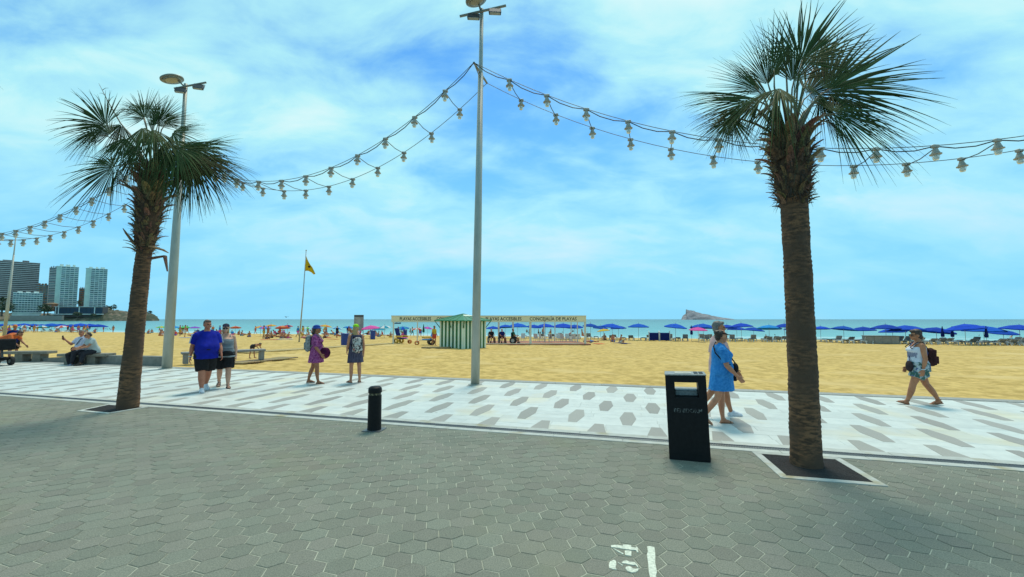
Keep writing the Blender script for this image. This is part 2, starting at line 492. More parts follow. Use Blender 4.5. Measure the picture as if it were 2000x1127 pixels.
for i, (uc, nc, poly) in enumerate(hexes):
    if i < 300:
        key = round(nc, 2)
        if key not in hx_mesh:
            m_ = MB(); m_.prism([(a - uc, b - nc) for a, b in poly], -.02, .0035, inset=.0015)
            hx_mesh[key] = m_.mesh('hexagon_tile', M_hex)
        x, y = un2xy(uc, nc)
        mobj('hexagon_tile', hx_mesh[key], promenade, (x, y, 0), -TH)
    else:
        m_far.prism([un2xy(a, b) for a, b in poly], -.02, .0035, inset=.0015)
tag(m_far.build('hexagon_field', M_hex, promenade), kind='stuff')

# drain channel: a white stone strip, a slotted grate and a second strip
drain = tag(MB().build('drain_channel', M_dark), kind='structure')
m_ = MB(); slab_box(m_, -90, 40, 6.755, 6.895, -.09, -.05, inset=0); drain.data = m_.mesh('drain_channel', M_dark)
def stones(parent, n0, n1, ua, ub, L, m, name, z1=.006, z0=-.04, inset=.004):
    u = ua; near = []
    while u < ub:
        l = L * rng.uniform(.96, 1.04); near.append((u, u + l)); u += l
    far = MB()
    for a, b in near:
        x, y = un2xy((a + b) / 2, (n0 + n1) / 2)
        if seen(x, y, 200) and a > -26:
            mm = MB(); LL, W = b - a - .004, n1 - n0
            mm.prism([(-LL / 2, -W / 2), (LL / 2, -W / 2), (LL / 2, W / 2), (-LL / 2, W / 2)], z0, z1 + rng.uniform(-.001, .001), inset=inset)
            mm.build(name, m, parent, loc=(x, y, 0), rz=-TH)
        else:
            slab_box(far, a + .002, b - .002, n0, n1, z0, z1, inset=inset)
    if far.v: tag(far.build(name + '_row', m, parent), kind='stuff')
stones(drain, 6.62, 6.75, -60, 25, 1.0, M_strip, 'channel_stone')
stones(drain, 6.90, 7.055, -60, 25, 1.0, M_strip, 'channel_stone')
m_ = MB()
u = -20.0
while u < 8:                      # the grate's bars, each a small steel slat across the channel
    x, y = un2xy(u, 6.825); m_.box((x, y, -.006), (.016, .135, .02), rz=-TH); u += .032
for nn in (6.762, 6.888):
    x, y = un2xy(-6, nn); m_.box((x, y, -.004), (28, .010, .022), rz=-TH)
x, y = un2xy(-40, 6.825); m_.box((x, y, -.008), (40, .13, .02), rz=-TH)
x, y = un2xy(16.5, 6.825); m_.box((x, y, -.008), (17, .13, .02), rz=-TH)
tag(m_.build('grate', M_grate, drain), kind='stuff')

kerb = tag(MB().build('kerb', M_kerb), kind='structure')
m_ = MB(); slab_box(m_, -130, 60, 11.95, 12.27, -.3, -.012, inset=0); kerb.data = m_.mesh('kerb', M_kerb)
stones(kerb, 11.945, 12.28, -26, 22, 1.2, M_kerb, 'kerb_stone', z1=.012, z0=-.2, inset=.01)

# low wall along the sand on the left, rising out of the paving
lowwall = empty('low_wall', (0, 0, 0), label='low grey concrete wall along the sand behind the white lamp post', cat='wall')
m_ = MB()
u0, u1 = xy2un(*at(95, 698).xy)[0], xy2un(*at(378, 710).xy)[0]
prof = [(u0, .02), (u0 + (u1 - u0) * .30, .16), (u0 + (u1 - u0) * .55, .33), (u1, .36)]
vs_ = []
for u, h in prof:
    for n in (12.30, 12.62):
        x, y = un2xy(u, n); vs_ += [(x, y, -.35), (x, y, h)]
fs_ = []
for i in range(3):
    a, b = i * 4, i * 4 + 4
    fs_ += [[a, b, b + 1, a + 1], [a + 1, b + 1, b + 3, a + 3], [a + 2, a + 3, b + 3, b + 2]]
fs_ += [[0, 1, 3, 2], [12, 14, 15, 13]]
m_.add(vs_, fs_)
m_.build('wall_body', mat('rough grey concrete', (0.25, 0.24, 0.205), c2=(.17, .165, .14), scale=6, rough=.95, bump=.5, bscale=40, world_pos=True), lowwall)

# planters
def pit(poly, label, inner_w):
    root = tag(empty('tree_pit', (0, 0, 0)), kind='structure')
    c = (sum(p[0] for p in poly) / 4, sum(p[1] for p in poly) / 4)
    inn = []
    for k in range(4):
        p0, p1, p2 = poly[k - 1], poly[k], poly[(k + 1) % 4]
        def off(a, b):
            L = math.hypot(b[0] - a[0], b[1] - a[1]); return (-(b[1] - a[1]) / L * inner_w, (b[0] - a[0]) / L * inner_w)
        o1, o2 = off(p0, p1), off(p1, p2)
        d1 = (p1[0] - p0[0], p1[1] - p0[1]); d2 = (p2[0] - p1[0], p2[1] - p1[1])
        A = (p0[0] + o1[0], p0[1] + o1[1]); B = (p1[0] + o2[0], p1[1] + o2[1])
        det = d1[0] * -d2[1] + d2[0] * d1[1]
        t = ((B[0] - A[0]) * -d2[1] + d2[0] * (B[1] - A[1])) / det
        inn.append((A[0] + d1[0] * t, A[1] + d1[1] * t))
    for k in range(4):
        k2 = (k + 1) % 4
        sh = lambda a, b, f: (a[0] + (b[0] - a[0]) * f, a[1] + (b[1] - a[1]) * f)
        m_ = MB()
        m_.prism([sh(poly[k], poly[k2], .002), sh(poly[k2], poly[k], .002), sh(inn[k2], inn[k], .002), sh(inn[k], inn[k2], .002)], -.08, .009, inset=.005)
        m_.build('frame_stone', M_strip, root)
    m_ = MB(); nn = 22; vs_ = []; fs_ = []
    nn = 40
    for i in range(nn + 1):
        for j in range(nn + 1):
            s, t = i / nn, j / nn
            x = (1 - s) * (1 - t) * inn[0][0] + s * (1 - t) * inn[1][0] + s * t * inn[2][0] + (1 - s) * t * inn[3][0]
            y = (1 - s) * (1 - t) * inn[0][1] + s * (1 - t) * inn[1][1] + s * t * inn[2][1] + (1 - s) * t * inn[3][1]
            vs_.append((x, y, .008 + .004 * noise.noise((x * 9, y * 9, 0)) + .003 * noise.noise((x * 40, y * 40, 0))))
    for i in range(nn):
        for j in range(nn):
            a = i * (nn + 1) + j; fs_.append([a, a + nn + 1, a + nn + 2, a + 1])
    m_.add(vs_, fs_); tag(m_.build('soil', M_soil, root), kind='stuff')
    return root
pit(PIT_R, '', .085); pit(PIT_L, '', .07)

# sand: a sheet that falls to the water, trodden near the paving
M_sand = mat('beach sand', (0.64, 0.44, 0.155), c2=(0.44, 0.295, 0.095), scale=2.9, amt=.8, spots=((.35, .02, (.30, .2, .08)), (1.3, .02, (.40, .27, .09))), rough=1, bump=.9, bscale=7, world_pos=True, spec=.1, detail=10,
             c3=(0.63, 0.45, 0.19), c3scale=.35)
m_ = MB(); vs_ = []; fs_ = []
ns = [12.2]
while ns[-1] < 100: ns.append(ns[-1] + max(.16, (ns[-1] - 10) * .035))
us_ = []
u = -260.0
while u < 170:
    us_.append(u); u += .35 if -24 < u < 14 else (1.2 if -70 < u < 60 else 8)
for n in ns:
    for u in us_:
        x, y = un2xy(u, n)
        k = min(1, (n - 12.2) / .6) * (1 if n < 60 else .4)
        h = .05 * noise.noise((u * .9, n * .9, 1)) + .045 * noise.noise((u * 2.3, n * 2.3, 5)) + .03 * noise.noise((u * 4.2, n * 4.2, 9))
        vs_.append((x, y, sand_z(n) + h * k))
W = len(us_)
for i in range(len(ns) - 1):
    for j in range(W - 1):
        a = i * W + j; fs_.append([a, a + 1, a + W + 1, a + W])
m_.add(vs_, fs_)
sand = tag(m_.build('sand', M_sand, smooth=True), kind='structure')

# sea: turquoise over the sand bar near the shore, darker and bluer further out
def sea_material():
    m = bpy.data.materials.new('sea water'); m.use_nodes = True
    N, L = m.node_tree.nodes, m.node_tree.links
    b = N['Principled BSDF']; b.inputs['Roughness'].default_value = .28; b.inputs['Specular IOR Level'].default_value = .32
    g = N.new('ShaderNodeNewGeometry')
    sp = N.new('ShaderNodeSeparateXYZ'); L.new(g.outputs['Position'], sp.inputs[0])
    def mm(op, a, b_):
        q = N.new('ShaderNodeMath'); q.operation = op
        for i, v in enumerate((a, b_)):
            if isinstance(v, (int, float)): q.inputs[i].default_value = v
            else: L.new(v, q.inputs[i])
        return q.outputs[0]
    dist = mm('ADD', mm('MULTIPLY', sp.outputs[0], SU), mm('MULTIPLY', sp.outputs[1], CU))
    lg = mm('LOGARITHM', mm('MAXIMUM', mm('SUBTRACT', dist, 75.0), 1.0), 10.0)
    no = N.new('ShaderNodeTexNoise'); no.inputs['Scale'].default_value = .006; no.inputs['Detail'].default_value = 6
    L.new(g.outputs['Position'], no.inputs['Vector'])
    lg2 = mm('ADD', lg, mm('MULTIPLY', mm('SUBTRACT', no.outputs[0], .5), .9))
    mr = N.new('ShaderNodeMapRange'); mr.inputs[1].default_value = 0; mr.inputs[2].default_value = 4; L.new(lg2, mr.inputs[0])
    rp = N.new('ShaderNodeValToRGB')
    e = rp.color_ramp.elements
    e[0].position = .05; e[0].color = (.30, .46, .36, 1)
    e[1].position = .95; e[1].color = (.028, .112, .122, 1)
    for p, c in ((.28, (.15, .40, .36, 1)), (.5, (.085, .28, .28, 1)), (.72, (.042, .165, .165, 1))):
        k = e.new(p); k.color = c
    L.new(mr.outputs[0], rp.inputs[0])
    # foam where the small waves break
    fo = N.new('ShaderNodeTexNoise'); fo.inputs['Scale'].default_value = .5; fo.inputs['Detail'].default_value = 8
    mpf = N.new('ShaderNodeMapping'); mpf.inputs['Rotation'].default_value = (0, 0, TH); mpf.inputs['Scale'].default_value = (.18, 1, 1)
    L.new(g.outputs['Position'], mpf.inputs[0]); L.new(mpf.outputs[0], fo.inputs['Vector'])
    near = N.new('ShaderNodeMapRange'); near.inputs[1].default_value = 78; near.inputs[2].default_value = 118; near.inputs[3].default_value = .16; near.inputs[4].default_value = -.12
    L.new(dist, near.inputs[0])
    fr = N.new('ShaderNodeMapRange'); fr.inputs[1].default_value = .58; fr.inputs[2].default_value = .68
    L.new(mm('ADD', fo.outputs[0], near.outputs[0]), fr.inputs[0])
    mx = N.new('ShaderNodeMix'); mx.data_type = 'RGBA'; L.new(fr.outputs[0], mx.inputs[0]); L.new(rp.outputs[0], mx.inputs[6]); mx.inputs[7].default_value = (.7, .74, .72, 1)
    L.new(mx.outputs[2], b.inputs['Base Color'])
    wv = N.new('ShaderNodeTexNoise'); wv.inputs['Scale'].default_value = .9; wv.inputs['Detail'].default_value = 8
    L.new(mpf.outputs[0], wv.inputs['Vector'])
    bu = N.new('ShaderNodeBump'); bu.inputs['Strength'].default_value = .8; bu.inputs['Distance'].default_value = .5
    L.new(wv.outputs[0], bu.inputs['Height']); L.new(bu.outputs[0], b.inputs['Normal'])
    return m
m_ = MB(); vs_ = []; fs_ = []
rows = [74, 90, 120, 180, 300, 600, 1200, 3000, 8000, 20000, 45000]
for n in rows:
    w = 400 + n * 2.2
    for k in range(9):
        x, y = un2xy(-w + 2 * w * k / 8, n); vs_.append((x, y, SEA_Z))
for i in range(len(rows) - 1):
    for k in range(8):
        a = i * 9 + k; fs_.append([a, a + 1, a + 10, a + 9])
m_.add(vs_, fs_)
sea = tag(m_.build('sea', sea_material()), kind='structure')

# ------------------------------------------------------------------ far shore: headland, island, hotels
def ridge(name, Y, prof, depth, m, base_z, seed, lab=None, rough=1.0, cat=None):
    """a rocky landform: profile of (px, py) on the skyline at distance Y, with real depth behind and a ragged slope in front"""
    m_ = MB(); vs_ = []; fs_ = []
    xs = []
    for (a, ya), (b, yb) in zip(prof, prof[1:]):
        n = max(2, int(abs(b - a) / 2.2))
        for k in range(n): xs.append((a + (b - a) * k / n, ya + (yb - ya) * k / n))
    xs.append(prof[-1])
    J = 14
    for px, py in xs:
        top = atd(px, py, Y); hgt = max(.5, top.z - base_z)
        for j in range(J + 1):
            t = j / J                            # 0 front foot, .55 crest, 1 back foot
            if t < .55: f = math.sin(t / .55 * math.pi / 2) ** .8; yy = Y - depth * .5 * (1 - t / .55)
            else: f = math.cos((t - .55) / .45 * math.pi / 2) ** .8; yy = Y + depth * (t - .55) / .45
            q = noise.noise((px * .09 + seed, t * 5, seed)) + .6 * noise.noise((px * .3, t * 11, seed + 3)) + .4 * noise.noise((px * .8, t * 22, seed + 7))
            g = max(0.0, f + (.24 * q * rough if .05 < t < .95 else 0) * (1 if t != .55 else .4))
            vs_.append((top.x * yy / Y * (1 if True else 1), yy + depth * .05 * q, base_z + hgt * min(g, 1.08)))
    for i in range(len(xs) - 1):
        for j in range(J):
            a = i * (J + 1) + j; fs_.append([a, a + J + 1, a + J + 2, a + 1])
    m_.add(vs_, fs_)
    return m_.build(name, m)
M_rock = mat('headland rock', (0.20, 0.155, 0.11), c2=(0.075, 0.082, 0.05), scale=.09, amt=.9, rough=1, world_pos=True, bump=.8, bscale=.4, c3=(.05, .062, .035), c3scale=.03, c3lo=.46, c3hi=.6)
headland = tag(ridge('headland', 930, [(-260, 606), (-60, 607), (20, 611), (60, 612), (110, 613), (160, 613), (205, 601), (222, 606), (240, 609), (262, 610), (283, 609), (297, 612), (305, 618), (309, 626)], 120, M_rock, SEA_Z - 1, 3), kind='structure')
M_isle = mat('island rock', (0.27, 0.265, 0.28), c2=(0.15, 0.155, 0.17), scale=.02, amt=.9, rough=1, world_pos=True, bump=.9, bscale=.06, stretch=(1, 1, 3))
island = tag(ridge('island', 2900, [(1331, 623), (1334, 617), (1340, 613), (1341, 605.5), (1352, 607), (1366, 611), (1380, 614), (1392, 617), (1405, 619.5), (1420, 621.5), (1434, 623.4)], 260, M_isle, SEA_Z - 2, 11), kind='structure')
# ---- hotels on the headland
def wmat(name, c, **k):
    return mat(name, c, c2=tuple(v * .82 for v in c), scale=.12, rough=.8, world_pos=True, **k)
M_glassw = mat('far window glass', (0.07, 0.13, 0.15), c2=(0.14, 0.22, 0.25), scale=.2, rough=.25, world_pos=True, rnd=.45)
M_wwhite = wmat('painted white wall', (0.82, 0.86, 0.80))
M_wpale = wmat('pale green wall', (0.66, 0.76, 0.66))
M_wgrey = wmat('grey hotel wall', (0.17, 0.155, 0.15))
M_wband = wmat('hotel balcony band', (0.62, 0.58, 0.54))
M_wbrown = wmat('brown brick tower', (0.34, 0.19, 0.10))
M_wdark = wmat('dark brown tower', (0.15, 0.125, 0.12))
M_wterra = wmat('terracotta', (0.32, 0.13, 0.07))
M_wblue = wmat('dark blue glass front', (0.03, 0.06, 0.095))

def tower(name, label, px0, px1, ytop, ybase, Y, floors, cols, wall, band, side=0.0, depth=22.0, win=True, windepth=.5, roofbits=True, group=None, balcony=True, winmat=None):
    """a hotel block: body, one balcony slab per floor, a window in every bay, plant rooms on the roof; a plain end wall shows on the left when side > 0"""
    p0, p1 = atd(px0, ybase, Y), atd(px1, ybase, Y)
    top = atd((px0 + px1) / 2, ytop, Y).z
    z0 = p0.z - 6
    n0 = math.hypot(p0.x, p0.y); px_, py_ = p0.y / n0, -p0.x / n0     # across the line of sight
    k1 = p1.x / p1.y
    w = (k1 * p0.y - p0.x) / (px_ - k1 * py_)
    root = empty(name, (p0.x, Y, p0.z), math.atan2(py_, px_), label=label, cat='building', group=group)
    side_w = w * side
    m_ = MB(); H = top - z0
    m_.box((w / 2, depth / 2, z0 - p0.z + H / 2), (w, depth, H))
    m_.build('wall', wall, root)
    fh = (top - p0.z) / floors
    if balcony:
        s = MB(); s.box((0, 0, 0), (w - side_w, 1.6, fh * .34)); sm = s.mesh('balcony', band)
        for k in range(floors):
            mobj('balcony', sm, root, (side_w + (w - side_w) / 2, -.8, fh * (k + .2)))
    if win:
        cw = (w - side_w) / cols
        s = MB(); s.box((0, 0, 0), (cw * .82, .3, fh * .58)); wm = s.mesh('window', winmat or M_glassw)
        for k in range(floors):
            for c in range(cols):
                mobj('window', wm, root, (side_w + cw * (c + .5), -.18, fh * (k + .64)))
        if balcony and cols < 12:
            s = MB(); s.box((0, 0, 0), (cw * .08, 1.55, top - p0.z)); fm = s.mesh('pier', band)
            for c in range(cols + 1):
                mobj('pier', fm, root, (side_w + cw * c, -.8, (top - p0.z) / 2))
    s = MB(); s.box((w / 2, depth / 2, top - p0.z + .5), (w + .8, depth + .8, 1.0)); s.build('roof', band, root)
    if roofbits:
        for q in range(3):
            s = MB(); hh = rng.uniform(2, 4.5)
            s.box((w * (.22 + .28 * q), depth * .5, top - p0.z + 1 + hh / 2), (w * rng.uniform(.1, .22), depth * .4, hh)); s.build('plant_room', wall, root)
    return root
tower('hotel_block', 'broad grey hotel slab with pale striped balcony bands at the left edge', -60, 72, 506, 600, 905, 24, 14, M_wgrey, M_wband, depth=30, windepth=.4, winmat=M_wdark)
tower('apartment_tower', 'short brown brick tower right behind the striped grey hotel', 69, 91, 556, 602, 940, 11, 4, M_wbrown, M_wterra, balcony=False)
tower('apartment_tower', 'dark slim tower with white balcony ends left of the two pale towers', 91.5, 107, 523, 602, 950, 24, 1, M_wdark, M_wband)
tower('apartment_tower', 'pale white gridded tower, the left one of the two tall twins', 105, 149, 520, 600, 900, 21, 4, M_wpale, M_wwhite, side=.22, depth=20)
tower('apartment_tower', 'pale white gridded tower, the right one of the two tall twins', 163, 205.5, 524, 600, 905, 20, 4, M_wpale, M_wwhite, side=.24, depth=20)
tower('apartment_tower', 'narrow red brown block between the two pale twin towers', 152.5, 164, 564, 602, 950, 10, 2, M_wdark, M_wterra)
tower('apartment_block', 'low white and blue glazed apartment block in front of the striped hotel', 23, 81, 572, 611, 870, 9, 10, M_wwhite, M_wwhite, depth=16)
pod = empty('hotel_podium', atd(106, 613, 885), label='long dark blue glass podium under the pale twin towers', cat='building')
p0, p1 = atd(106, 613, 885), atd(200, 613, 885); w_ = p1.x - p0.x; h_ = 14.0
m_ = MB(); m_.box((w_ / 2, 6, h_ / 2 - 3), (w_, 12, h_ + 6)); m_.build('wall', M_wdark, pod)
s = MB(); s.box((0, 0, 0), (w_ / 12 * .92, .4, h_ * .78)); gm = s.mesh('window', M_wblue)
for k in range(12): mobj('window', gm, pod, (w_ / 12 * (k + .5), -.2, h_ * .44))
s = MB(); s.box((w_ / 2, -.6, h_ + .2), (w_ + 1, 2, .9)); s.build('roof', M_wwhite, pod)
s = MB(); s.box((0, 0, 0), (1.6, .8, h_)); cm = s.mesh('column', M_wwhite)
for k in (.03, .09, .52, .84): mobj('column', cm, pod, (w_ * k, -.6, h_ / 2))
s = MB(); s.box((w_ / 2, -3, -.7), (w_ + 6, 5, 1.4)); s.build('terrace', M_wwhite, pod)
hs = empty('house', atd(87, 606, 880), label='small terracotta house beside the twin towers', cat='house')
s = MB(); s.box((7, 6, 5), (14, 11, 14)); s.build('wall', M_wterra, hs)
s = MB(); s.prism([(-1, 0), (15, 0), (15, 13), (-1, 13)], 12, 13); s.add([(-1, 0, 13), (15, 0, 13), (15, 13, 13), (-1, 13, 13), (3, 6.5, 15.5), (11, 6.5, 15.5)], [[0, 1, 5, 4], [1, 2, 5], [2, 3, 4, 5], [3, 0, 4]]); s.build('roof', M_wbrown, hs)
s = MB(); s.box((0, 0, 0), (2, .3, 2)); wm = s.mesh('window', M_glassw)
for k in range(3): mobj('window', wm, hs, (2.5 + 4.4 * k, .45, 8.5))
wall_ = empty('sea_wall', atd(30, 623, 840), label='pale retaining wall along the shore below the low white apartment block', cat='wall')
s = MB(); p0, p1 = atd(-40, 623, 840), atd(62, 623, 840); s.box(((p1.x - p0.x) / 2 - 12, 3, 2), (p1.x - p0.x, 4, 9)); s.build('wall_body', wmat('sea wall stone', (.34, .28, .24)), wall_)

def leaf_mat(name, c, c2, scale=3, rough=.55, **k): return mat(name, c, c2=c2, scale=scale, rough=rough, amt=.9, **k)
M_farleaf = leaf_mat('far pine foliage', (0.030, 0.055, 0.022), (0.06, 0.085, 0.035), scale=.3, world_pos=True)
M_bark = mat('far bark', (.12, .09, .07))
def far_tree(px, py, Y, h, w, label):
    p = atd(px, py, Y)
    root = empty('pine_tree', p, label=label, cat='tree', group='trees on the headland')
    s = MB(); s.tube([(0, 0, -2), (.3, 0, h * .5), (0, 0, h * .8)], [w * .06, w * .05, w * .02], 6); s.build('trunk', M_bark, root)
    s = MB(); r2 = random.Random(int(px * 10))
    for _ in range(260):
        a, q, zt = r2.uniform(0, 6.28), r2.random() ** .5, r2.random()
        rad = w * .5 * q * math.sqrt(max(.05, 1 - (2 * zt - .9) ** 2))
        c = Vector((rad * math.cos(a), rad * math.sin(a), h * (.35 + .65 * zt))); e = w * .11
        t = [c + Vector((r2.uniform(-e, e), r2.uniform(-e, e), r2.uniform(-e, e))) for _ in range(3)]
        s.add(t, [[0, 1, 2]])
    s.build('crown', M_farleaf, root)
for (px, py, Y, h, w, lab) in ((3, 616, 860, 34, 26, 'dark tree mass at the left edge below the striped hotel'), (14, 617, 850, 27, 20, 'dark tree between the left edge and the low white block'),
        (86, 615, 855, 20, 20, 'round dark tree between the low white block and the glass podium'), (93, 614, 862, 14, 16, 'smaller dark tree against the left end of the glass podium'),
        (214, 606, 925, 8, 12, 'low pine just right of the podium on the headland'), (222, 607, 930, 13, 11, 'tallest pine on the headland right of the towers'), (208, 606, 930, 10, 9, 'thin pine next to the right twin tower'),
        (151, 619, 860, 9, 14, 'bush on the rocks in front of the glass podium'), (183, 619, 860, 6, 10, 'small bush on the rocks below the right twin tower'), (293, 613, 925, 6, 9, 'bush near the tip of the headland'), (154, 598, 945, 12, 11, 'tree top between the twin towers')):
    far_tree(px, py, Y, h, w, lab)

# ------------------------------------------------------------------ palms
M_leaf = mat('palm leaf', (0.034, 0.062, 0.014), c2=(0.070, 0.092, 0.026), scale=2.2, amt=.8, rough=.7, spec=.12, rnd=.3, isl=True)
M_leaf_old = mat('older palm leaf', (0.050, 0.058, 0.020), c2=(0.105, 0.082, 0.036), scale=3, amt=.8, rough=.7, spec=.12, rnd=.3, isl=True)
M_stalk = mat('palm stalk', (0.075, 0.085, 0.025), c2=(0.14, 0.09, 0.04), scale=5, rough=.5)
M_trunk = mat('palm trunk bark', (0.30, 0.145, 0.068), c2=(0.085, 0.046, 0.026), scale=9, amt=.85, rough=.95, bump=.9, bscale=55, stretch=(1, 1, 3.5), detail=9, c3=(0.12, 0.068, 0.040), c3scale=2.2, c3lo=.42, c3hi=.6)
M_boot = mat('palm leaf base', (0.33, 0.19, 0.09), c2=(0.11, 0.066, 0.036), scale=14, amt=.8, rough=.9, bump=.6, bscale=60, rnd=.35, stretch=(3, 3, 1))
M_fibre = mat('palm fibre', (0.085, 0.058, 0.036), c2=(0.045, 0.032, 0.022), scale=30, rough=1, rnd=.3, isl=True)

def fan(hub, tip, nrm, spread, r2, nseg=46, droop=.18, cup=.2):
    """a fan leaf: pleated segments joined near the hub, free, narrow and drooping towards their tips"""
    hub, tip = Vector(hub), Vector(tip)
    ax = tip - hub; L = ax.length; ax.normalize()
    nrm = Vector(nrm); nrm = (nrm - ax * nrm.dot(ax)).normalized()
    sd = nrm.cross(ax).normalized()
    m_ = MB(); S = R(spread); da = 2 * S / nseg
    secs = [.04, .22, .40, .54, .67, .80, .91, 1.0]
    split = .40
    for k in range(nseg):
        f = -1 + 2 * (k + .5) / nseg
        a = f * S + r2.uniform(-.25, .25) * da
        l = L * (1.0 - .30 * abs(f) ** 2.2) * r2.uniform(.88, 1.06)
        d = (ax * math.cos(a) + sd * math.sin(a) - nrm * cup * (abs(f) ** 2) * 1.4).normalized()
        side = nrm.cross(d).normalized()
        w0 = 2 * split * l * math.tan(da / 2) * 1.12
        dr = droop * r2.uniform(.6, 2.3); cu = r2.uniform(-.10, .10)
        vs_ = []
        for s in secs:
            if s <= split: w = w0 * s / split
            else: w = w0 * (1 - (s - split) / (1 - split)) ** .72 * .74
            w = max(w, .0022)
            p = hub + d * (l * s) + side * (cu * l * s * s) + Vector((0, 0, -dr * l * s ** 2.4))
            pl = nrm * (w * .28) * (1 if k % 2 else 1)
            vs_ += [p - side * w * .5, p + pl, p + side * w * .5]
        fs_ = []
        for i in range(len(secs) - 1):
            b = i * 3
            fs_ += [[b, b + 1, b + 4, b + 3], [b + 1, b + 2, b + 5, b + 4]]
        m_.add(vs_, fs_)
    return m_
def palm(label, base_px, crown_px, Y, fronds, trunk_r, boots, seed, lean=0.0, bsc=1.0):
    r2 = random.Random(seed)
    base = at(*base_px); Y = base.y
    crown = atd(crown_px[0], crown_px[1], Y)
    root = empty('palm_tree', base, label=label, cat='palm tree', group='palms along the promenade')
    O = base
    axis = crown - base; Hc = axis.z
    bend = lambda t: Vector((axis.x * (t * .75 + .25 * t * t) + lean * math.sin(t * math.pi), lean * math.sin(t * math.pi), Hc * t))
    # trunk with old leaf scars
    m_ = MB(); segs, rings = 26, 150; vs_ = []; fs_ = []
    for i in range(rings + 1):
        t = i / rings; c = bend(t); z = c.z
        rr = trunk_r(t)
        ring = .018 * (abs(((z * 17) % 1) - .5) - .25)
        for k in range(segs):
            w = 2 * math.pi * k / segs
            q = noise.noise((math.cos(w) * 2.2, math.sin(w) * 2.2, z * 3.2)) * .010 + noise.noise((math.cos(w) * 7, math.sin(w) * 7, z * 21)) * .007
            r_ = rr + ring + q
            vs_.append((c.x + r_ * math.cos(w), c.y + r_ * math.sin(w), c.z - .04 * (i == 0)))
    for i in range(rings):
        for k in range(segs):
            k2 = (k + 1) % segs; fs_.append([i * segs + k, i * segs + k2, (i + 1) * segs + k2, (i + 1) * segs + k])
    fs_.append([rings * segs + k for k in range(segs)])
    m_.add(vs_, fs_); m_.build('trunk', M_trunk, root, smooth=True)
    # leaf bases left on the upper trunk
    variants = []
    for q in range(6):
        m_ = MB(); L = r2.uniform(.20, .36); w = r2.uniform(.05, .088)
        pts = []; sec = 6
        for i in range(sec + 1):
            s = i / sec
            x = .02 + L * (.28 * s + .55 * s * s) * r2.uniform(.95, 1.05); z = L * (.95 * s - .30 * s * s)
            ww = w * (1 - .55 * s) * (1.0 if s < .95 else .55); th = .016 * (1 - .6 * s)
            pts += [(x - th, -ww, z), (x + th * 1.2, -ww * .35, z - th), (x + th * 1.2, ww * .35, z - th), (x - th, ww, z), (x - th * 1.6, 0, z + th)]
        f = []
        for i in range(sec):
            for k in range(5):
                k2 = (k + 1) % 5; f.append([i * 5 + k, i * 5 + k2, i * 5 + 5 + k2, i * 5 + 5 + k])
        f.append([sec * 5 + k for k in range(5)]); m_.add(pts, f)
        variants.append(m_.mesh('leaf_base', M_boot))
    t0, t1, nb = boots
    for k in range(nb):
        t = t0 + (t1 - t0) * ((k + r2.uniform(-.3, .3)) / nb); t = min(max(t, t0), t1)
        c = bend(t); w = k * 2.39996 + r2.uniform(-.2, .2)
        o = bpy.data.objects.new('leaf_base', r2.choice(variants))
        rr = trunk_r(t) - .015
        o.location = (c.x + rr * math.cos(w), c.y + rr * math.sin(w), c.z - .05)
        tilt = r2.uniform(-.5, .18) + (.35 if (t - t0) / (t1 - t0) < .12 else 0)
        o.rotation_euler = (0, -tilt + r2.uniform(-.1, .5) * 0, w) if False else (Matrix.Rotation(w, 3, 'Z') @ Matrix.Rotation(tilt, 3, 'Y') @ Matrix.Rotation(r2.uniform(-.35, .35), 3, 'X')).to_euler()
        sc = r2.uniform(.5, .9) * (.60 + .55 * min(1, max(0, (t - t0) / (t1 - t0) - .40) * 4)) * bsc; o.scale = (sc, sc, sc)
        link(o, root)
    # ragged fibre between them
    m_ = MB()
    for k in range(900):
        t = t0 + (t1 - t0) * r2.random(); c = bend(t); w = r2.uniform(0, 6.283); rr = trunk_r(t) + r2.uniform(-.01, .035)
        p = Vector((c.x + rr * math.cos(w), c.y + rr * math.sin(w), c.z)); dirv = Vector((math.cos(w) * r2.uniform(0, .6), math.sin(w) * r2.uniform(0, .6), r2.uniform(-1, 1))).normalized()
        sdv = dirv.cross(Vector((math.cos(w), math.sin(w), 0))).normalized() * r2.uniform(.003, .012); l = r2.uniform(.05, .16)
        m_.add([p - sdv, p + sdv, p + dirv * l], [[0, 1, 2]])
    tag(m_.build('fibre', M_fibre, root), kind='stuff')
    for fr in fronds:
        (hx, hy), (tx, ty), dh, dt, spread = fr[:5]
        opt = fr[5] if len(fr) > 5 else {}
        hub = atd(hx, hy, Y + dh) - O; tip = atd(tx, ty, Y + dt) - O
        ax = (tip - hub).normalized()
        n0 = opt.get('n', (r2.uniform(-.35, .35), -1, r2.uniform(.25, .8)))
        old = opt.get('old', False)
        b = fan(hub, tip, n0, spread, r2, nseg=opt.get('seg', max(14, int(spread * .62))), droop=opt.get('droop', .16), cup=opt.get('cup', .24)).build('frond', M_leaf_old if old else M_leaf, root)
        st = bend(1.0 - r2.uniform(.0, .05)); a0 = math.atan2(hub.y - st.y, hub.x - st.x)
        st = st + Vector((math.cos(a0) * .09, math.sin(a0) * .09, -.02))
        mid = st.lerp(hub, .5) + Vector((0, 0, .10 * (hub - st).length))
        s = MB(); pts = [st, st.lerp(mid, .55) + Vector((0, 0, .02)), mid, mid.lerp(hub, .6) + Vector((0, 0, .015)), hub + ax * .10]
        s.tube(pts, [.020, .016, .013, .011, .006], 6); s.build('stalk', M_stalk, b, smooth=True)
    return root, bend, O
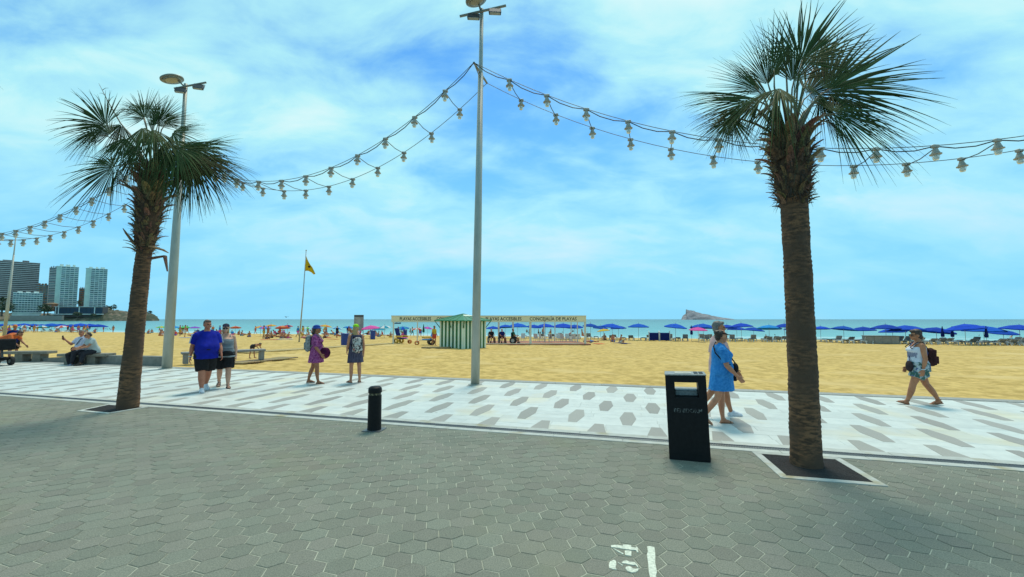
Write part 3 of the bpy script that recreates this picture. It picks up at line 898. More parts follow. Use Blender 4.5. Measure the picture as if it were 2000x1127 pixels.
FR_R = [((1613, 178), (1812, 76), .15, .25, 66, dict(n=(.1, -1, .35), droop=.08)), ((1563, 121), (1648, -12), .1, .2, 64, dict(n=(-.1, -1, .2), droop=.05)), ((1509, 149), (1537, 22), .1, .1, 50, dict(n=(.5, -.9, .2), droop=.05)),
        ((1628, 220), (1794, 232), .05, .1, 90, dict(n=(.1, -1, .5), droop=.16)), ((1485, 194), (1326, 174), -.1, -.2, 66, dict(n=(0, -.8, .7), droop=.14)), ((1485, 178), (1398, 104), .2, .3, 58, dict(droop=.08)),
        ((1429, 230), (1405, 306), .1, .1, 86, dict(n=(-.2, -1, .3), droop=.08)), ((1522, 172), (1436, 200), -.35, -.8, 58, dict(n=(-.3, -.6, 1), droop=.32)), ((1592, 128), (1690, 40), .6, .8, 34, dict(droop=.05)),
        ((1618, 170), (1822, 134), .4, .5, 26, dict(droop=.08)), ((1602, 190), (1640, 270), .3, .4, 44, dict(droop=.08)), ((1470, 210), (1350, 232), .35, .5, 40, dict(droop=.14)),
        ((1535, 130), (1512, 36), .55, .7, 40, dict(droop=.04)), ((1550, 190), (1572, 92), .0, .05, 10, dict(droop=.02, cup=0)), ((1500, 190), (1440, 112), .5, .8, 46, dict(droop=.08)),
        ((1515, 196), (1478, 262), -.3, -.55, 40, dict(droop=.2)), ((1612, 232), (1690, 292), .3, .45, 40, dict(droop=.08, old=True)), ((1520, 225), (1492, 300), .25, .35, 34, dict(droop=.06, old=True)), ((1548, 160), (1592, 40), .3, .35, 52, dict(droop=.05)), ((1500, 165), (1472, 62), .25, .3, 50, dict(droop=.07)),
        ((1462, 200), (1342, 208), .15, .2, 56, dict(droop=.14)), ((1575, 185), (1742, 112), .6, .8, 54, dict(droop=.08)), ((1590, 205), (1745, 196), .7, .9, 60, dict(droop=.12)), ((1572, 160), (1622, 196), -.3, -.6, 44, dict(n=(.3, -.6, 1), droop=.2))]
pr, bend_r, O_r = palm('tall palm with a straight ringed trunk and open fan crown beside the black litter bin', (1575, 908), (1541, 252), 0, FR_R,
     lambda t: (.166 - .016 * min(1, t * 1.6) + .012 * math.exp(-t * 20)) * (1.0 if t < .775 else 1.0 + .42 * math.sin(min(1, (t - .775) / .225) * math.pi * .8) ** .7) * (1 if t < .93 else 1 - (t - .93) * 4.5),
     (.775, .985, 120), 21, lean=.05)
FR_L = [((206, 245), (108, 186), -.1, -.2, 82, dict(n=(-.3, -1, .3), droop=.14)), ((184, 258), (122, 292), .1, .0, 74, dict(droop=.14)), ((222, 326), (100, 352), -.1, -.1, 84, dict(n=(-.1, -1, .35), droop=.16)),
        ((230, 329), (219, 394), .2, .2, 46, dict(droop=.06, old=True)), ((283, 231), (266, 172), .1, .2, 84, dict(n=(0, -1, .1), droop=.04)), ((305, 245), (342, 186), .3, .5, 84, dict(droop=.06)),
        ((337, 258), (404, 258), .1, .1, 92, dict(n=(0, -1, .5), droop=.12)), ((280, 248), (250, 316), -.5, -1.0, 62, dict(n=(0, -.6, 1), droop=.3)), ((300, 252), (308, 312), -.5, -.95, 56, dict(n=(0, -.6, 1), droop=.3)),
        ((384, 292), (474, 268), .05, .1, 78, dict(n=(.2, -1, .6), droop=.2)), ((381, 302), (474, 366), -.1, -.1, 82, dict(n=(.4, -1, .6), droop=.2)), ((367, 299), (392, 412), -.25, -.4, 74, dict(droop=.08, old=True)),
        ((352, 305), (356, 392), -.3, -.4, 58, dict(droop=.08, old=True)), ((238, 244), (206, 306), .4, .5, 74, dict(droop=.12)), ((275, 215), (245, 190), .7, 1.0, 70, dict(droop=.1)),
        ((258, 308), (250, 372), .3, .35, 60, dict(droop=.08, old=True)), ((325, 275), (370, 330), -.4, -.8, 78, dict(droop=.28)), ((345, 290), (420, 320), -.5, -1.0, 80, dict(droop=.25)), ((318, 240), (385, 215), .5, .8, 60, dict(droop=.12)),
        ((245, 270), (190, 330), -.4, -.7, 70, dict(droop=.2)), ((298, 262), (296, 192), .0, .0, 20, dict(droop=.02, cup=0)), ((215, 262), (140, 232), .3, .35, 64, dict(droop=.12)), ((350, 285), (440, 300), .2, .3, 70, dict(droop=.18)), ((370, 310), (430, 395), .0, .0, 66, dict(droop=.1, old=True)), ((330, 295), (345, 370), -.5, -.8, 56, dict(droop=.15)), ((270, 285), (225, 345), .1, .15, 56, dict(droop=.12)), ((312, 236), (312, 178), .4, .5, 64, dict(droop=.05))]
pl_, bend_l, O_l = palm('leaning palm with a shaggy boot-covered upper trunk beside the seated couple', (249, 797), (302, 322), 0, FR_L,
     lambda t: (.172 - .042 * min(1, t * 1.7) + .014 * math.exp(-t * 16)) * (1.0 if t < .64 else 1.0 + .62 * math.sin(min(1, (t - .64) / .36) * math.pi) ** .7) * (1 if t < .93 else 1 - (t - .93) * 5),
     (.63, .985, 190), 22, lean=.0, bsc=1.12)
# a bare flower stalk in the left crown and two dead stubs below it
m_ = MB()
P = lambda px, py, d: atd(px, py, O_l.y + d) - O_l
m_.tube([P(275, 290, 0), P(235, 240, .1), P(212, 200, .1), P(193, 163, .1)], [.016, .012, .008, .003], 6)
for k, (a, b) in enumerate((((222, 216), (206, 205)), ((212, 200), (222, 188)), ((205, 186), (194, 182)), ((200, 176), (212, 172)), ((228, 228), (244, 214)))):
    m_.tube([P(*a, .1), P((a[0] + b[0]) / 2, (a[1] + b[1]) / 2 - 2, .1), P(*b, .1)], [.006, .004, .002], 5)
m_.build('flower_stalk', M_stalk, pl_)
for q in (((292, 505), (322, 500), (327, 530)), ((296, 482), (318, 488), (329, 494)), ((262, 476), (246, 455), (240, 446))):
    m_ = MB(); m_.tube([P(*q[0], -.15), P(*q[1], -.25), P(*q[2], -.28)], [.05, .035, .012], 6, sq=(1.3, .5)); m_.build('leaf_base', M_boot, pl_)

# a third palm just outside the frame on the left, whose leaf tips reach in
t3 = atd(3, 42, 5.4)
M3 = copy_tree(pr); M3.location = (t3.x - 2.75, 5.4, 0); M3.rotation_euler = (0, 0, math.pi); M3.scale = (1.38, 1.38, 1.38)
M3['label'] = 'palm beyond the left edge, only its leaf tips showing at the top'
# ------------------------------------------------------------------ lamp posts and festoon lights
M_pole = mat('galvanised pole', (0.42, 0.43, 0.37), c2=(0.33, 0.335, 0.28), scale=4, rough=.5, metal=.15, spec=.4, bump=.05, stretch=(1, 1, .3))
M_polehead = mat('lamp alloy', (0.26, 0.245, 0.19), c2=(.19, .18, .14), scale=8, rough=.45, metal=.2)
M_lens = mat('lamp lens', (0.42, 0.40, 0.31), c2=(.33, .31, .24), scale=6, rough=.3)
M_flood = mat('floodlight body', (0.06, 0.06, 0.06), rough=.5)
M_cable = mat('black cable', (0.035, 0.033, 0.03), rough=.6)
M_wire = mat('steel wire', (0.16, 0.155, 0.14), rough=.5, metal=.4)
M_socket = mat('aged lamp socket', (0.44, 0.41, 0.33), c2=(.30, .27, .21), scale=30, rough=.6)
M_bulb = mat('lamp glass', (0.80, 0.80, 0.70), c2=(.66, .66, .56), scale=20, rough=.15, trans=.35)

def lamp_post(base, top_px, r0, r1, disc_px, arm_px, label, bracket=None, floods=((.18, .8)), simple=False):
    base = Vector(base); Y = base.y
    root = empty('lamp_post', base, label=label, cat='lamp post', group='tall lamp posts')
    top = atd(top_px[0], top_px[1], Y) - base
    s = MB(); s.tube([(0, 0, -.02), top * .35, top * .82], [r0, r0 * .86 + r1 * .1, r1 * 1.25], 16); s.tube([top * .82, top * .825, top], [r1 * 1.1, r1, r1 * .9], 14)
    s.build('pole', M_pole, root, smooth=True)
    if simple: return root
    s = MB(); s.lathe([(r0 * 1.6, 0), (r0 * 1.6, .012), (r0 * 1.05, .02)], 18); s.build('base_plate', M_pole, root)
    dc = atd(disc_px[0], disc_px[1], Y + disc_px[3]) - base; dr = disc_px[2]
    T = Matrix.Rotation(R(-14), 4, 'Y') @ Matrix.Rotation(R(8), 4, 'X')
    s = MB(); s.lathe([(dr * .3, .09), (dr * .8, .075), (dr, .03), (dr, -.01), (dr * .93, -.03)], 28, dc, M=T); hd = s.build('lamp_head', M_polehead, root, smooth=True)
    s = MB(); s.lathe([(dr * .9, -.032), (dr * .5, -.05), (.01, -.055)], 28, dc, M=T); s.build('lamp_lens', M_lens, hd, smooth=True)
    s = MB(); s.lathe([(dr * .62, -.056), (dr * .66, -.062), (dr * .70, -.056)], 28, dc, M=T, cap=False); s.build('lens_ring', M_polehead, hd, smooth=True)
    s = MB(); s.tube([top - Vector((0, 0, .15)), dc.lerp(top, .4) + Vector((0, 0, .05)), dc + Vector((0, 0, .05))], .028, 8); s.build('lamp_arm', M_polehead, root)
    a, b = atd(*arm_px[0]) - base, atd(*arm_px[1]) - base
    s = MB(); s.tube([a, b], .035, 8); s.build('cross_arm', M_polehead, root)
    d = (b - a).normalized(); yaw = math.atan2(d.y, d.x)
    for f in floods:
        c = a.lerp(b, f)
        fl = empty('floodlight', c); fl.parent = root; fl.rotation_euler = (R(-28), 0, yaw)
        fl.name = 'floodlight'
        s = MB(); s.box((0, -.02, -.24), (.34, .10, .20), bev=.015); s.build('lamp_case', M_flood, fl)
        s = MB(); s.box((0, -.02, -.346), (.28, .07, .01)); s.build('lamp_glass', M_lens, fl)
        s = MB(); s.tube([(-.17, 0, -.24), (-.17, 0, -.05), (.17, 0, -.05), (.17, 0, -.24)], .012, 6); s.build('stirrup', M_flood, fl)
    if bracket:
        n_, f_ = bracket
        s = MB(); s.tube([n_ - base, f_ - base], .03, 8)
        s.tube([n_ - base, (n_ - base) * .3 + (f_ - base) * .7 - Vector((0, 0, .25))], .015, 6); s.build('cable_bracket', M_polehead, root)
    return root
NV = Vector((SU, CU, 0)); UV = Vector((CU, -SU, 0))
pc = at(928, 751); pl0 = at(326, 720)
hC, hL = 8.68, 7.95
def pole_at(base, top, h): return base + (top - base) * ((h - base.z) / (top.z - base.z))
topC = atd(941, 18, pc.y); topL = atd(363, 164, pl0.y)
mC = pole_at(pc, topC, hC); mL = pole_at(pl0, topL, hL)
BR = .54
lamp_post(pc, (941, 18), .118, .058, (930, 1, .30, -.25), ((898, 32, pc.y - .1), (988, 11, pc.y - .02)), 'tallest grey lamp post, standing alone in the middle of the promenade edge', (mC - NV * BR, mC + NV * BR), floods=(.30, .76))
lamp_post(pl0, (363, 164), .155, .07, (336, 155, .37, -.15), ((340, 173, pl0.y - .2), (403, 161, pl0.y + .1)), 'pale lamp post behind the leaning shaggy palm', (mL - NV * BR, mL + NV * BR), floods=(.25, .80))
pf = sand_at_n(13, 33)
lamp_post(pf, (31, 462), .16, .06, None, None, 'slim far lamp post on the sand at the left edge', simple=True)

def lamp_proto():
    root = bpy.data.objects.new('festoon_lamp', None); root.empty_display_size = .1; link(root)
    s = MB(); s.box((0, 0, -.02), (.15, .09, .07), bev=.012); s.build('clamp', M_socket, root)
    s = MB(); s.lathe([(.035, -.05), (.042, -.07), (.062, -.13), (.082, -.175), (.078, -.19)], 14); s.build('socket', M_socket, root, smooth=True)
    s = MB(); s.lathe([(.07, -.178), (.108, -.19), (.108, -.205), (.07, -.212)], 16); s.build('collar', M_socket, root)
    s = MB(); s.lathe([(.070, -.212), (.066, -.27), (.052, -.315), (.046, -.325)], 14); s.build('bulb', M_bulb, root, smooth=True)
    return root
LP = lamp_proto(); lp_used = [False]
ORD = ['first', 'second', 'third', 'fourth', 'fifth', 'sixth', 'seventh', 'eighth', 'ninth', 'tenth', 'eleventh', 'twelfth', 'thirteenth', 'fourteenth', 'fifteenth', 'sixteenth', 'seventeenth', 'eighteenth', 'nineteenth', 'twentieth', 'twenty-first', 'twenty-second', 'twenty-third', 'twenty-fourth', 'twenty-fifth', 'twenty-sixth', 'twenty-seventh', 'twenty-eighth']
def span(label, A, B, sag, first, step, count, where, side0, off_far=0.0, tpow=1.0):
    """a pair of support wires between two poles, a feed cable looping below the front one, a lamp pair every step joined by a link"""
    root = empty('festoon_cable', A, label=label, cat='light string', group='festoon light cables')
    D = B - A; L = Vector((D.x, D.y, 0)).length
    def pt(t, side):
        k = t / L
        return A + Vector((D.x * k, D.y * k, D.z * k)) + NV * (BR * side) - Vector((0, 0, sag * 4 * k * (1 - k)))
    for side, nm in ((-1, 'support_wire'), (1, 'support_wire')):
        s = MB(); s.tube([pt(L * i / 40, side) - A for i in range(41)], .0085, 5); s.build(nm, M_wire, root)
    pts = [pt(0, -1) - A]
    ts = [first + step * i for i in range(count) if first + step * i < L - .2]
    prev = 0.0
    for t in ts:
        for q in (.33, .66):
            pts.append(pt(prev + (t - prev) * q, -1) - A - Vector((0, 0, .085)))
        pts.append(pt(t, -1) - A - Vector((0, 0, .012))); prev = t
    s = MB(); s.tube(pts, .012, 5); s.build('feed_cable', M_cable, root)
    for i, t in enumerate(ts):
        pn, pf_ = pt(t, -1), pt(t + off_far, 1)
        s = MB(); s.tube([pn - A - Vector((0, 0, .05)), pn.lerp(pf_, .5) - A - Vector((0, 0, .09)), pf_ - A - Vector((0, 0, .04))], .010, 5); s.build('link_cable', M_cable, root)
        for p, row in ((pn, 'front'), (pf_, 'rear')):
            o = copy_tree(LP)
            o.location = p; o.scale = (.92, .92, .92); o.rotation_euler = (rng.uniform(-.07, .07), rng.uniform(-.07, .07), rng.uniform(-.4, .4))
            tag(o, f'{ORD[i]} festoon lamp from the {where}, {row} wire, {side0} cable', 'festoon lamp', f'festoon lamps on the {side0} cable')
    return pt
endR = pc + UV * 20.6; endR.z = 8.6
ptR = span('festoon light string sagging from the middle lamp post to the right edge', mC, endR, 3.38, 1.0, 1.0, 14, 'middle lamp post', 'right hand', off_far=.04)
ptM = span('festoon light string between the middle lamp post and the shaggy palm', mC, mL, 2.2, .85, .95, 12, 'middle lamp post', 'middle', off_far=.02)
endL = pl0 - UV * 19.3; endL.z = 7.95
ptL = span('festoon light string from the post behind the shaggy palm to the left edge', mL, endL, 2.75, 1.9, .85, 14, 'palm side lamp post', 'left hand', off_far=.0)
for ch in list(LP.children): bpy.data.objects.remove(ch)
bpy.data.objects.remove(LP)

# ------------------------------------------------------------------ litter bin
M_bin = mat('black powder coat', (0.006, 0.006, 0.0065), c2=(0.011, 0.011, 0.012), scale=20, rough=.5, spec=.2, bump=.06, bscale=200)
M_bintop = mat('scratched steel top', (0.30, 0.32, 0.31), c2=(.17, .18, .175), scale=40, rough=.5, metal=.3)
M_letter = mat('worn lettering', (0.15, 0.15, 0.14), c2=(0.008, 0.008, 0.008), scale=34, amt=.95, rough=.7)
bL, bR_ = at(1307.5, 897), at(1389, 905)
w_ = (bR_ - bL).length; yaw = math.atan2(bR_.y - bL.y, bR_.x - bL.x)
bc = (bL + bR_) / 2
binr = empty('litter_bin', bc, yaw, label='black rectangular litter bin with a slot opening beside the straight palm', cat='litter bin')
BH, BD = 1.0, .34
TOPZ = (905 - 743) / FPX * bc.y * 1.005; BH = TOPZ
t_ = .04; s0, s1 = -.27 * w_ , .30 * w_
zo0, zo1 = BH * .735, BH * .91
s = MB()
s.box((0, BD / 2, zo0 / 2), (w_, BD, zo0), bev=.008)
s.box((0, BD / 2, (zo1 + BH - .012) / 2), (w_, BD, BH - .012 - zo1), bev=.006)
lw = (s0 + w_ / 2); s.box((-w_ / 2 + lw / 2, BD / 2, (zo0 + zo1) / 2), (lw, BD - .002, zo1 - zo0 + .01))
rw = (w_ / 2 - s1); s.box((w_ / 2 - rw / 2, BD / 2, (zo0 + zo1) / 2), (rw, BD - .002, zo1 - zo0 + .01))
s.build('body', M_bin, binr)
s = MB(); s.box((0, BD / 2, BH - .002), (w_ + .01, BD + .01, .018), bev=.004); tp = s.build('lid', M_bintop, binr)
for k, (cx, ww) in enumerate(((-.02, .20), (.13, .045), (.19, .045))):
    s = MB(); s.box((cx, BD * .5, BH + .009), (ww, BD * .6, .006)); s.build('ashtray_slot', M_bin if k else M_strip, tp)
s = MB(); s.box(((s0 + s1) / 2, BD * .62, zo0 + .035), (s1 - s0, BD * .5, .07), bev=.01); s.build('inner_liner', M_bintop, binr)
def text_mesh(body, size, m, depth=.004, font_shear=0.0, sx=1.0, align='CENTER'):
    cu = bpy.data.curves.new('lettering', 'FONT'); cu.body = body; cu.size = size; cu.extrude = depth; cu.align_x = align; cu.align_y = 'CENTER'; cu.resolution_u = 2; cu.shear = font_shear; cu.offset = size * .012
    o = bpy.data.objects.new('lettering', cu); COL.objects.link(o)
    dg = bpy.context.evaluated_depsgraph_get()
    me = bpy.data.meshes.new_from_object(o.evaluated_get(dg))
    bpy.data.objects.remove(o); bpy.data.curves.remove(cu)
    me.transform(Matrix.Rotation(math.pi / 2, 4, 'X') @ Matrix.Scale(sx, 4, (1, 0, 0)))
    me.materials.clear(); me.materials.append(m)
    return me
binr.rotation_euler = (0, R(-1.6), yaw)
lt = mobj('lettering', text_mesh('BENIDORM', .072, M_letter, .002, sx=.92), binr, (.01, -.0035, BH * .58))

# ------------------------------------------------------------------ bollard
bo = at(731, 840)
bol = empty('bollard', bo, R(-8), label='short black round bollard with a worn ring near its domed top', cat='bollard')
s = MB(); s.lathe([(.108, .012), (.106, .05), (.103, .53), (.103, .545), (.094, .55)], 28); s.build('post', M_bin, bol, smooth=False)
s = MB(); s.lathe([(.094, .545), (.094, .585)], 28); s.build('ring', mat('worn brass ring', (.22, .19, .11), c2=(.04, .035, .025), scale=18, amt=.9, rough=.5, metal=.4), bol)
s = MB(); s.lathe([(.094, .582), (.106, .588), (.106, .64), (.098, .665), (.075, .684), (.03, .692)], 28); s.build('cap', M_bin, bol, smooth=False)
s = MB(); s.box((0, 0, .006), (.30, .27, .014), bev=.003); s.build('base_plate', M_grate, bol)

# ------------------------------------------------------------------ painted bay number on the paving, traced as it lies there
M_paint = mat('worn road paint', (0.72, 0.73, 0.60), c2=(0.50, 0.52, 0.42), scale=45, amt=.8, rough=.9, world_pos=True)
PX = lambda a, b: at(1170 + a / 12.953, 1040 + b / 12.953, .0045)
def paint_poly(mbx, pts):
    P_ = [PX(*p) for p in pts]; n = len(P_)
    mbx.add(list(P_) + [Vector((p.x, p.y, -.001)) for p in P_], [list(range(n))[::-1]] + [[i, (i + 1) % n, n + (i + 1) % n, n + i] for i in range(n)])
num = empty('painted_number', PX(620, 640), label='worn white stencilled number 34 painted on the grey pavers', cat='road marking')
def child_paint(polys, name, root):
    m_ = MB()
    for p in polys: paint_poly(m_, p)
    m_.v = [(v[0] - root.location.x, v[1] - root.location.y, v[2] - root.location.z) for v in m_.v]
    return m_.build(name, M_paint, root)
child_paint([[(300, 320), (420, 310), (600, 335), (610, 300), (720, 305), (815, 325), (815, 365), (935, 385), (960, 350), (985, 400), (995, 500), (960, 495), (930, 440), (760, 430), (560, 400), (400, 375), (310, 370)],
             [(650, 455), (760, 455), (818, 470), (818, 585), (740, 580), (655, 560)], [(360, 402), (395, 408), (625, 530), (600, 545), (480, 480)]], 'digit', num)
child_paint([[(275, 735), (370, 690), (425, 715), (440, 800), (415, 870), (445, 930), (420, 935), (340, 915), (255, 890), (245, 800)], [(475, 755), (500, 755), (605, 825), (590, 835)],
             [(570, 770), (610, 720), (690, 700), (770, 735), (900, 745), (960, 800), (1000, 880), (975, 880), (930, 820), (820, 815), (700, 785)],
             [(665, 900), (690, 860), (760, 850), (820, 870), (855, 910), (930, 915), (1000, 905), (985, 960), (920, 1005), (820, 1005), (720, 970)]], 'digit', num)
ln = empty('painted_line', PX(1330, 700), label='short worn white line painted on the pavers right of the stencilled number', cat='road marking')
child_paint([[(1215, 350), (1290, 345), (1395, 365), (1415, 440), (1425, 600), (1420, 760), (1440, 860), (1465, 980), (1440, 1080), (1480, 1250), (1330, 1250), (1285, 1100), (1260, 990), (1245, 800), (1225, 650), (1210, 560), (1235, 470)]], 'stripe', ln)

# ------------------------------------------------------------------ benches
M_bench = mat('weathered bench concrete', (0.27, 0.245, 0.19), c2=(.18, .165, .13), scale=7, rough=.95, bump=.5, bscale=40)
M_benchm = mat('grey steel bench', (0.24, 0.25, 0.25), c2=(.17, .175, .175), scale=9, rough=.55, metal=.2)
def bench(name, a, b, h, w, th, label, legs, legw, m):
    a, b = Vector(a), Vector(b); a.z = b.z = 0
    L = (b - a).length; yaw = math.atan2(b.y - a.y, b.x - a.x)
    root = empty(name, (a + b) / 2, yaw, label=label, cat='bench', group='benches along the sand')
    s = MB(); s.box((0, 0, h - th / 2), (L, w, th), bev=.012); s.build('seat', m, root)
    for f in legs:
        s = MB(); s.box((L * (f - .5), 0, (h - th) / 2), (legw, w * .82, h - th), bev=.01); s.build('leg', m, root)
    return root
bench('concrete_bench', at(12, 707), at(101, 706), .44, .50, .11, 'concrete bench behind the mobility scooter', (.36, .74), .30, M_bench)
bench('concrete_bench', at(121, 711.5), at(216, 711), .42, .50, .11, 'concrete bench carrying the seated couple', (.22, .68), .30, M_bench)
bench('steel_bench', at(353, 711), at(516, 702), .46, .42, .09, 'long grey bench behind the man in the blue shirt', (.05, .96), .16, M_benchm)

# ------------------------------------------------------------------ boards lying on the sand
M_wood = mat('weathered boards', (0.36, 0.26, 0.125), c2=(.24, .17, .085), scale=6, rough=.95, stretch=(1, 6, 1), rnd=.15)
def board_path(name, a, b, w, label, n, lift=.05, m=None):
    a, b = Vector(a), Vector(b); yaw = math.atan2(b.y - a.y, b.x - a.x); L = (b - a).length
    root = empty(name, a, label=label, cat='boardwalk'); root.rotation_euler = (0, -math.atan2(b.z - a.z, Vector((b.x - a.x, b.y - a.y)).length), yaw)
    s = MB(); s.box((0, 0, 0), (L / n * .94, w, .05), bev=.006); pm = s.mesh('plank', m or M_wood)
    for k in range(n): mobj('plank', pm, root, (L * (k + .5) / n, rng.uniform(-.02, .02), lift + rng.uniform(-.006, .006)))
    return root
board_path('timber_path', on_sand(452, 713) + Vector((0, 0, .02)), on_sand(566, 701) + Vector((0, 0, .02)), .9, 'low timber path in the sand behind the woman in the grey top', 10, .05)
board_path('boardwalk', on_sand(470, 690) + Vector((0, 0, .02)), on_sand(770, 671) + Vector((0, 0, .02)), 1.2, 'long thin boardwalk crossing the sand behind the two women with backpacks', 40, .015, mat('sandy boards', (.50, .37, .16), c2=(.40, .29, .12), scale=5, rough=1))

# ------------------------------------------------------------------ striped kiosk
M_kwhite = mat('kiosk white board', (0.74, 0.80, 0.62), c2=(.64, .70, .55), scale=5, rough=.7, rnd=.08, stretch=(1, 1, .3))
M_kgreen = mat('kiosk green board', (0.018, 0.15, 0.040), c2=(.012, .10, .028), scale=5, rough=.6, rnd=.15, stretch=(1, 1, .3))
M_kroof = mat('green roof sheet', (0.012, 0.215, 0.085), c2=(0.010, 0.165, 0.065), scale=4, rough=.5, rnd=.05)
kb = on_sand(905, 681.5)
KS = 2.5; phi = R(38)
kroot = empty('beach_kiosk', kb, label='square beach kiosk of green and white boards with a green hipped roof', cat='kiosk')
# local frame: corner at the origin, faces run away along e1 (to the left) and e2 (to the right)
e1 = Vector((-math.cos(phi), math.sin(phi), 0)); e2 = Vector((math.sin(phi), math.cos(phi), 0)) * .98
KH = 2.02
s = MB(); q = [Vector((0, 0, 0)), e2 * KS, e1 * KS + e2 * KS, e1 * KS]
c_ = sum((Vector(p) for p in q), Vector()) / 4
s.prism([tuple((p + (c_ - p) * .03).xy) for p in q], -.3, KH); s.build('shell', M_kgreen, kroot)
nb = 13
for f, (p, d) in enumerate(((q[0], e1), (q[0], e2), (q[3], e2), (q[1], e1))):
    wd = KS / nb; dd = d.normalized(); yaw = math.atan2(dd.y, dd.x)
    wm = []
    for mm_, dp in ((M_kwhite, .045), (M_kgreen, .028)):
        s = MB(); s.box((0, 0, 0), (wd * .93, dp, KH), bev=.006); wm.append(s.mesh('board', mm_))
    for k in range(nb):
        o = p + d * (wd * (k + .5)); out = (o - c_); 
        mobj('board', wm[k % 2], kroot, (o.x, o.y, KH / 2 - .02), yaw)
s = MB(); ov = .42
rc = [p + (p - c_).normalized() * ov for p in q]
apex = c_ + Vector((0, 0, KH + .52)); zE = KH + .02
ridge2 = [apex + (e1 * .10), apex - (e1 * .10)]
for k in range(4):
    a, b = rc[k], rc[(k + 1) % 4]; s = MB()
    a2, b2 = Vector((a.x, a.y, zE)), Vector((b.x, b.y, zE)); n_ = 8
    for j in range(n_):               # standing-seam sheets, each a strip from the eaves to the apex
        p0_, p1_ = a2.lerp(b2, j / n_), a2.lerp(b2, (j + 1) / n_)
        t0_, t1_ = apex.lerp(p0_, .04), apex.lerp(p1_, .04)
        up = Vector((0, 0, .02 * (j % 2)))
        s.add([p0_ + up, p1_ + up, t1_ + up, t0_ + up, p0_ - Vector((0, 0, .05)), p1_ - Vector((0, 0, .05))], [[0, 1, 2, 3], [4, 5, 1, 0]])
    s.build('roof_sheet', M_kroof, kroot)
s = MB(); s.tube([apex.lerp(Vector((rc[0].x, rc[0].y, zE)), .0), apex.lerp(Vector((rc[0].x, rc[0].y, zE)), 1)], .035, 6); s.tube([apex, Vector((rc[1].x, rc[1].y, zE))], .035, 6); s.tube([apex, Vector((rc[3].x, rc[3].y, zE))], .035, 6); s.build('hip_cap', M_kroof, kroot)
mid = (Vector((rc[0].x, rc[0].y, zE)) + Vector((rc[1].x, rc[1].y, zE))) / 2
s = MB(); pp = [apex.lerp(Vector((rc[0].x, rc[0].y, zE)), .18), apex.lerp(Vector((rc[0].x, rc[0].y, zE)), .40), apex.lerp(Vector((rc[1].x, rc[1].y, zE)), .40), apex.lerp(Vector((rc[1].x, rc[1].y, zE)), .18)]
s.add([p_ + Vector((0, 0, .03)) for p_ in pp], [[0, 1, 2, 3]]); s.build('pale_panel', M_kwhite, kroot)
for k in range(4):
    for f in (.02, .5, .98):
        a, b = q[k].lerp(q[(k + 1) % 4], f), rc[k].lerp(rc[(k + 1) % 4], f)
        s = MB(); s.tube([Vector((a.x, a.y, KH - .55)), Vector((a.x, a.y, KH - .5)).lerp(Vector((b.x, b.y, zE - .04)), .95)], .028, 5); s.build('bracket', M_kgreen, kroot)
s = MB(); pA = e1 * 3.0 - e2 * .2; s.box((pA.x + .45, pA.y - 1.15, .05), (2.0, .9, .12), rz=R(-8)); s.build('platform', M_wood, kroot)

# ------------------------------------------------------------------ open pavilion with its lettered fascia
M_pwhite = mat('pavilion white', (0.64, 0.64, 0.55), c2=(.57, .56, .48), scale=4, rough=.7)
M_fascia = mat('fascia cream', (0.80, 0.73, 0.48), c2=(.74, .67, .44), scale=3, rough=.7)
M_ptext = mat('fascia lettering', (0.045, 0.04, 0.04), rough=.8)
M_deck = mat('red brown deck', (0.42, 0.17, 0.095), c2=(.33, .14, .08), scale=1.5, rough=.95, world_pos=True)
PY = 40.0
x0p, x1p = atd(766, 640, PY).x, atd(1143, 640, PY).x
gz = sand_z(xy2un((x0p + x1p) / 2, PY)[1])
zt, zb = atd(950, 617.2, PY).z, atd(950, 628.6, PY).z
pav = empty('open_pavilion', (x0p, PY, gz), label='long open beach shelter of white posts under a cream lettered fascia', cat='shelter')
W_ = x1p - x0p; zt -= gz; zb -= gz; PD = 9.5
s = MB(); s.box((W_ / 2, 0, (zt + zb) / 2), (W_, .08, zt - zb)); s.build('fascia', M_fascia, pav)
for x in (-.05, W_ + .05):
    s = MB(); s.box((x, PD / 2, (zt + zb) / 2), (.08, PD, zt - zb)); s.build('fascia', M_fascia, pav)
s = MB(); s.box((W_ / 2, PD, (zt + zb) / 2), (W_, .08, zt - zb)); s.build('fascia', M_fascia, pav)
s = MB(); s.box((W_ / 2, -.012, zt + .02), (W_ + .2, .12, .05)); s.box((W_ / 2, -.012, zb - .01), (W_ + .1, .11, .04)); s.build('trim', M_pwhite, pav)
for body, pa, pb in (('PLAYAS ACCESIBLES', 781, 842), ('CONCEJALÍA DE PLAYAS', 853, 935), ('PLAYAS ACCESIBLES', 948.5, 1018.5), ('CONCEJALÍA DE PLAYAS', 1034.5, 1126)):
    xa, xb = atd(pa, 623, PY).x - x0p, atd(pb, 623, PY).x - x0p
    me = text_mesh(body, .42, M_ptext, .004)
    wt = max(v.co.x for v in me.vertices) - min(v.co.x for v in me.vertices)
    me.transform(Matrix.Scale((xb - xa) / wt, 4, (1, 0, 0)))
    mobj('lettering', me, pav, ((xa + xb) / 2, -.048, (zt + zb) / 2 - .01))
s = MB(); me = text_mesh('PLAYAS', .36, M_socket, .004); me.transform(Matrix.Rotation(math.pi / 2, 4, 'Z')); mobj('lettering', me, pav, (W_ + .10, PD * .5, (zt + zb) / 2))
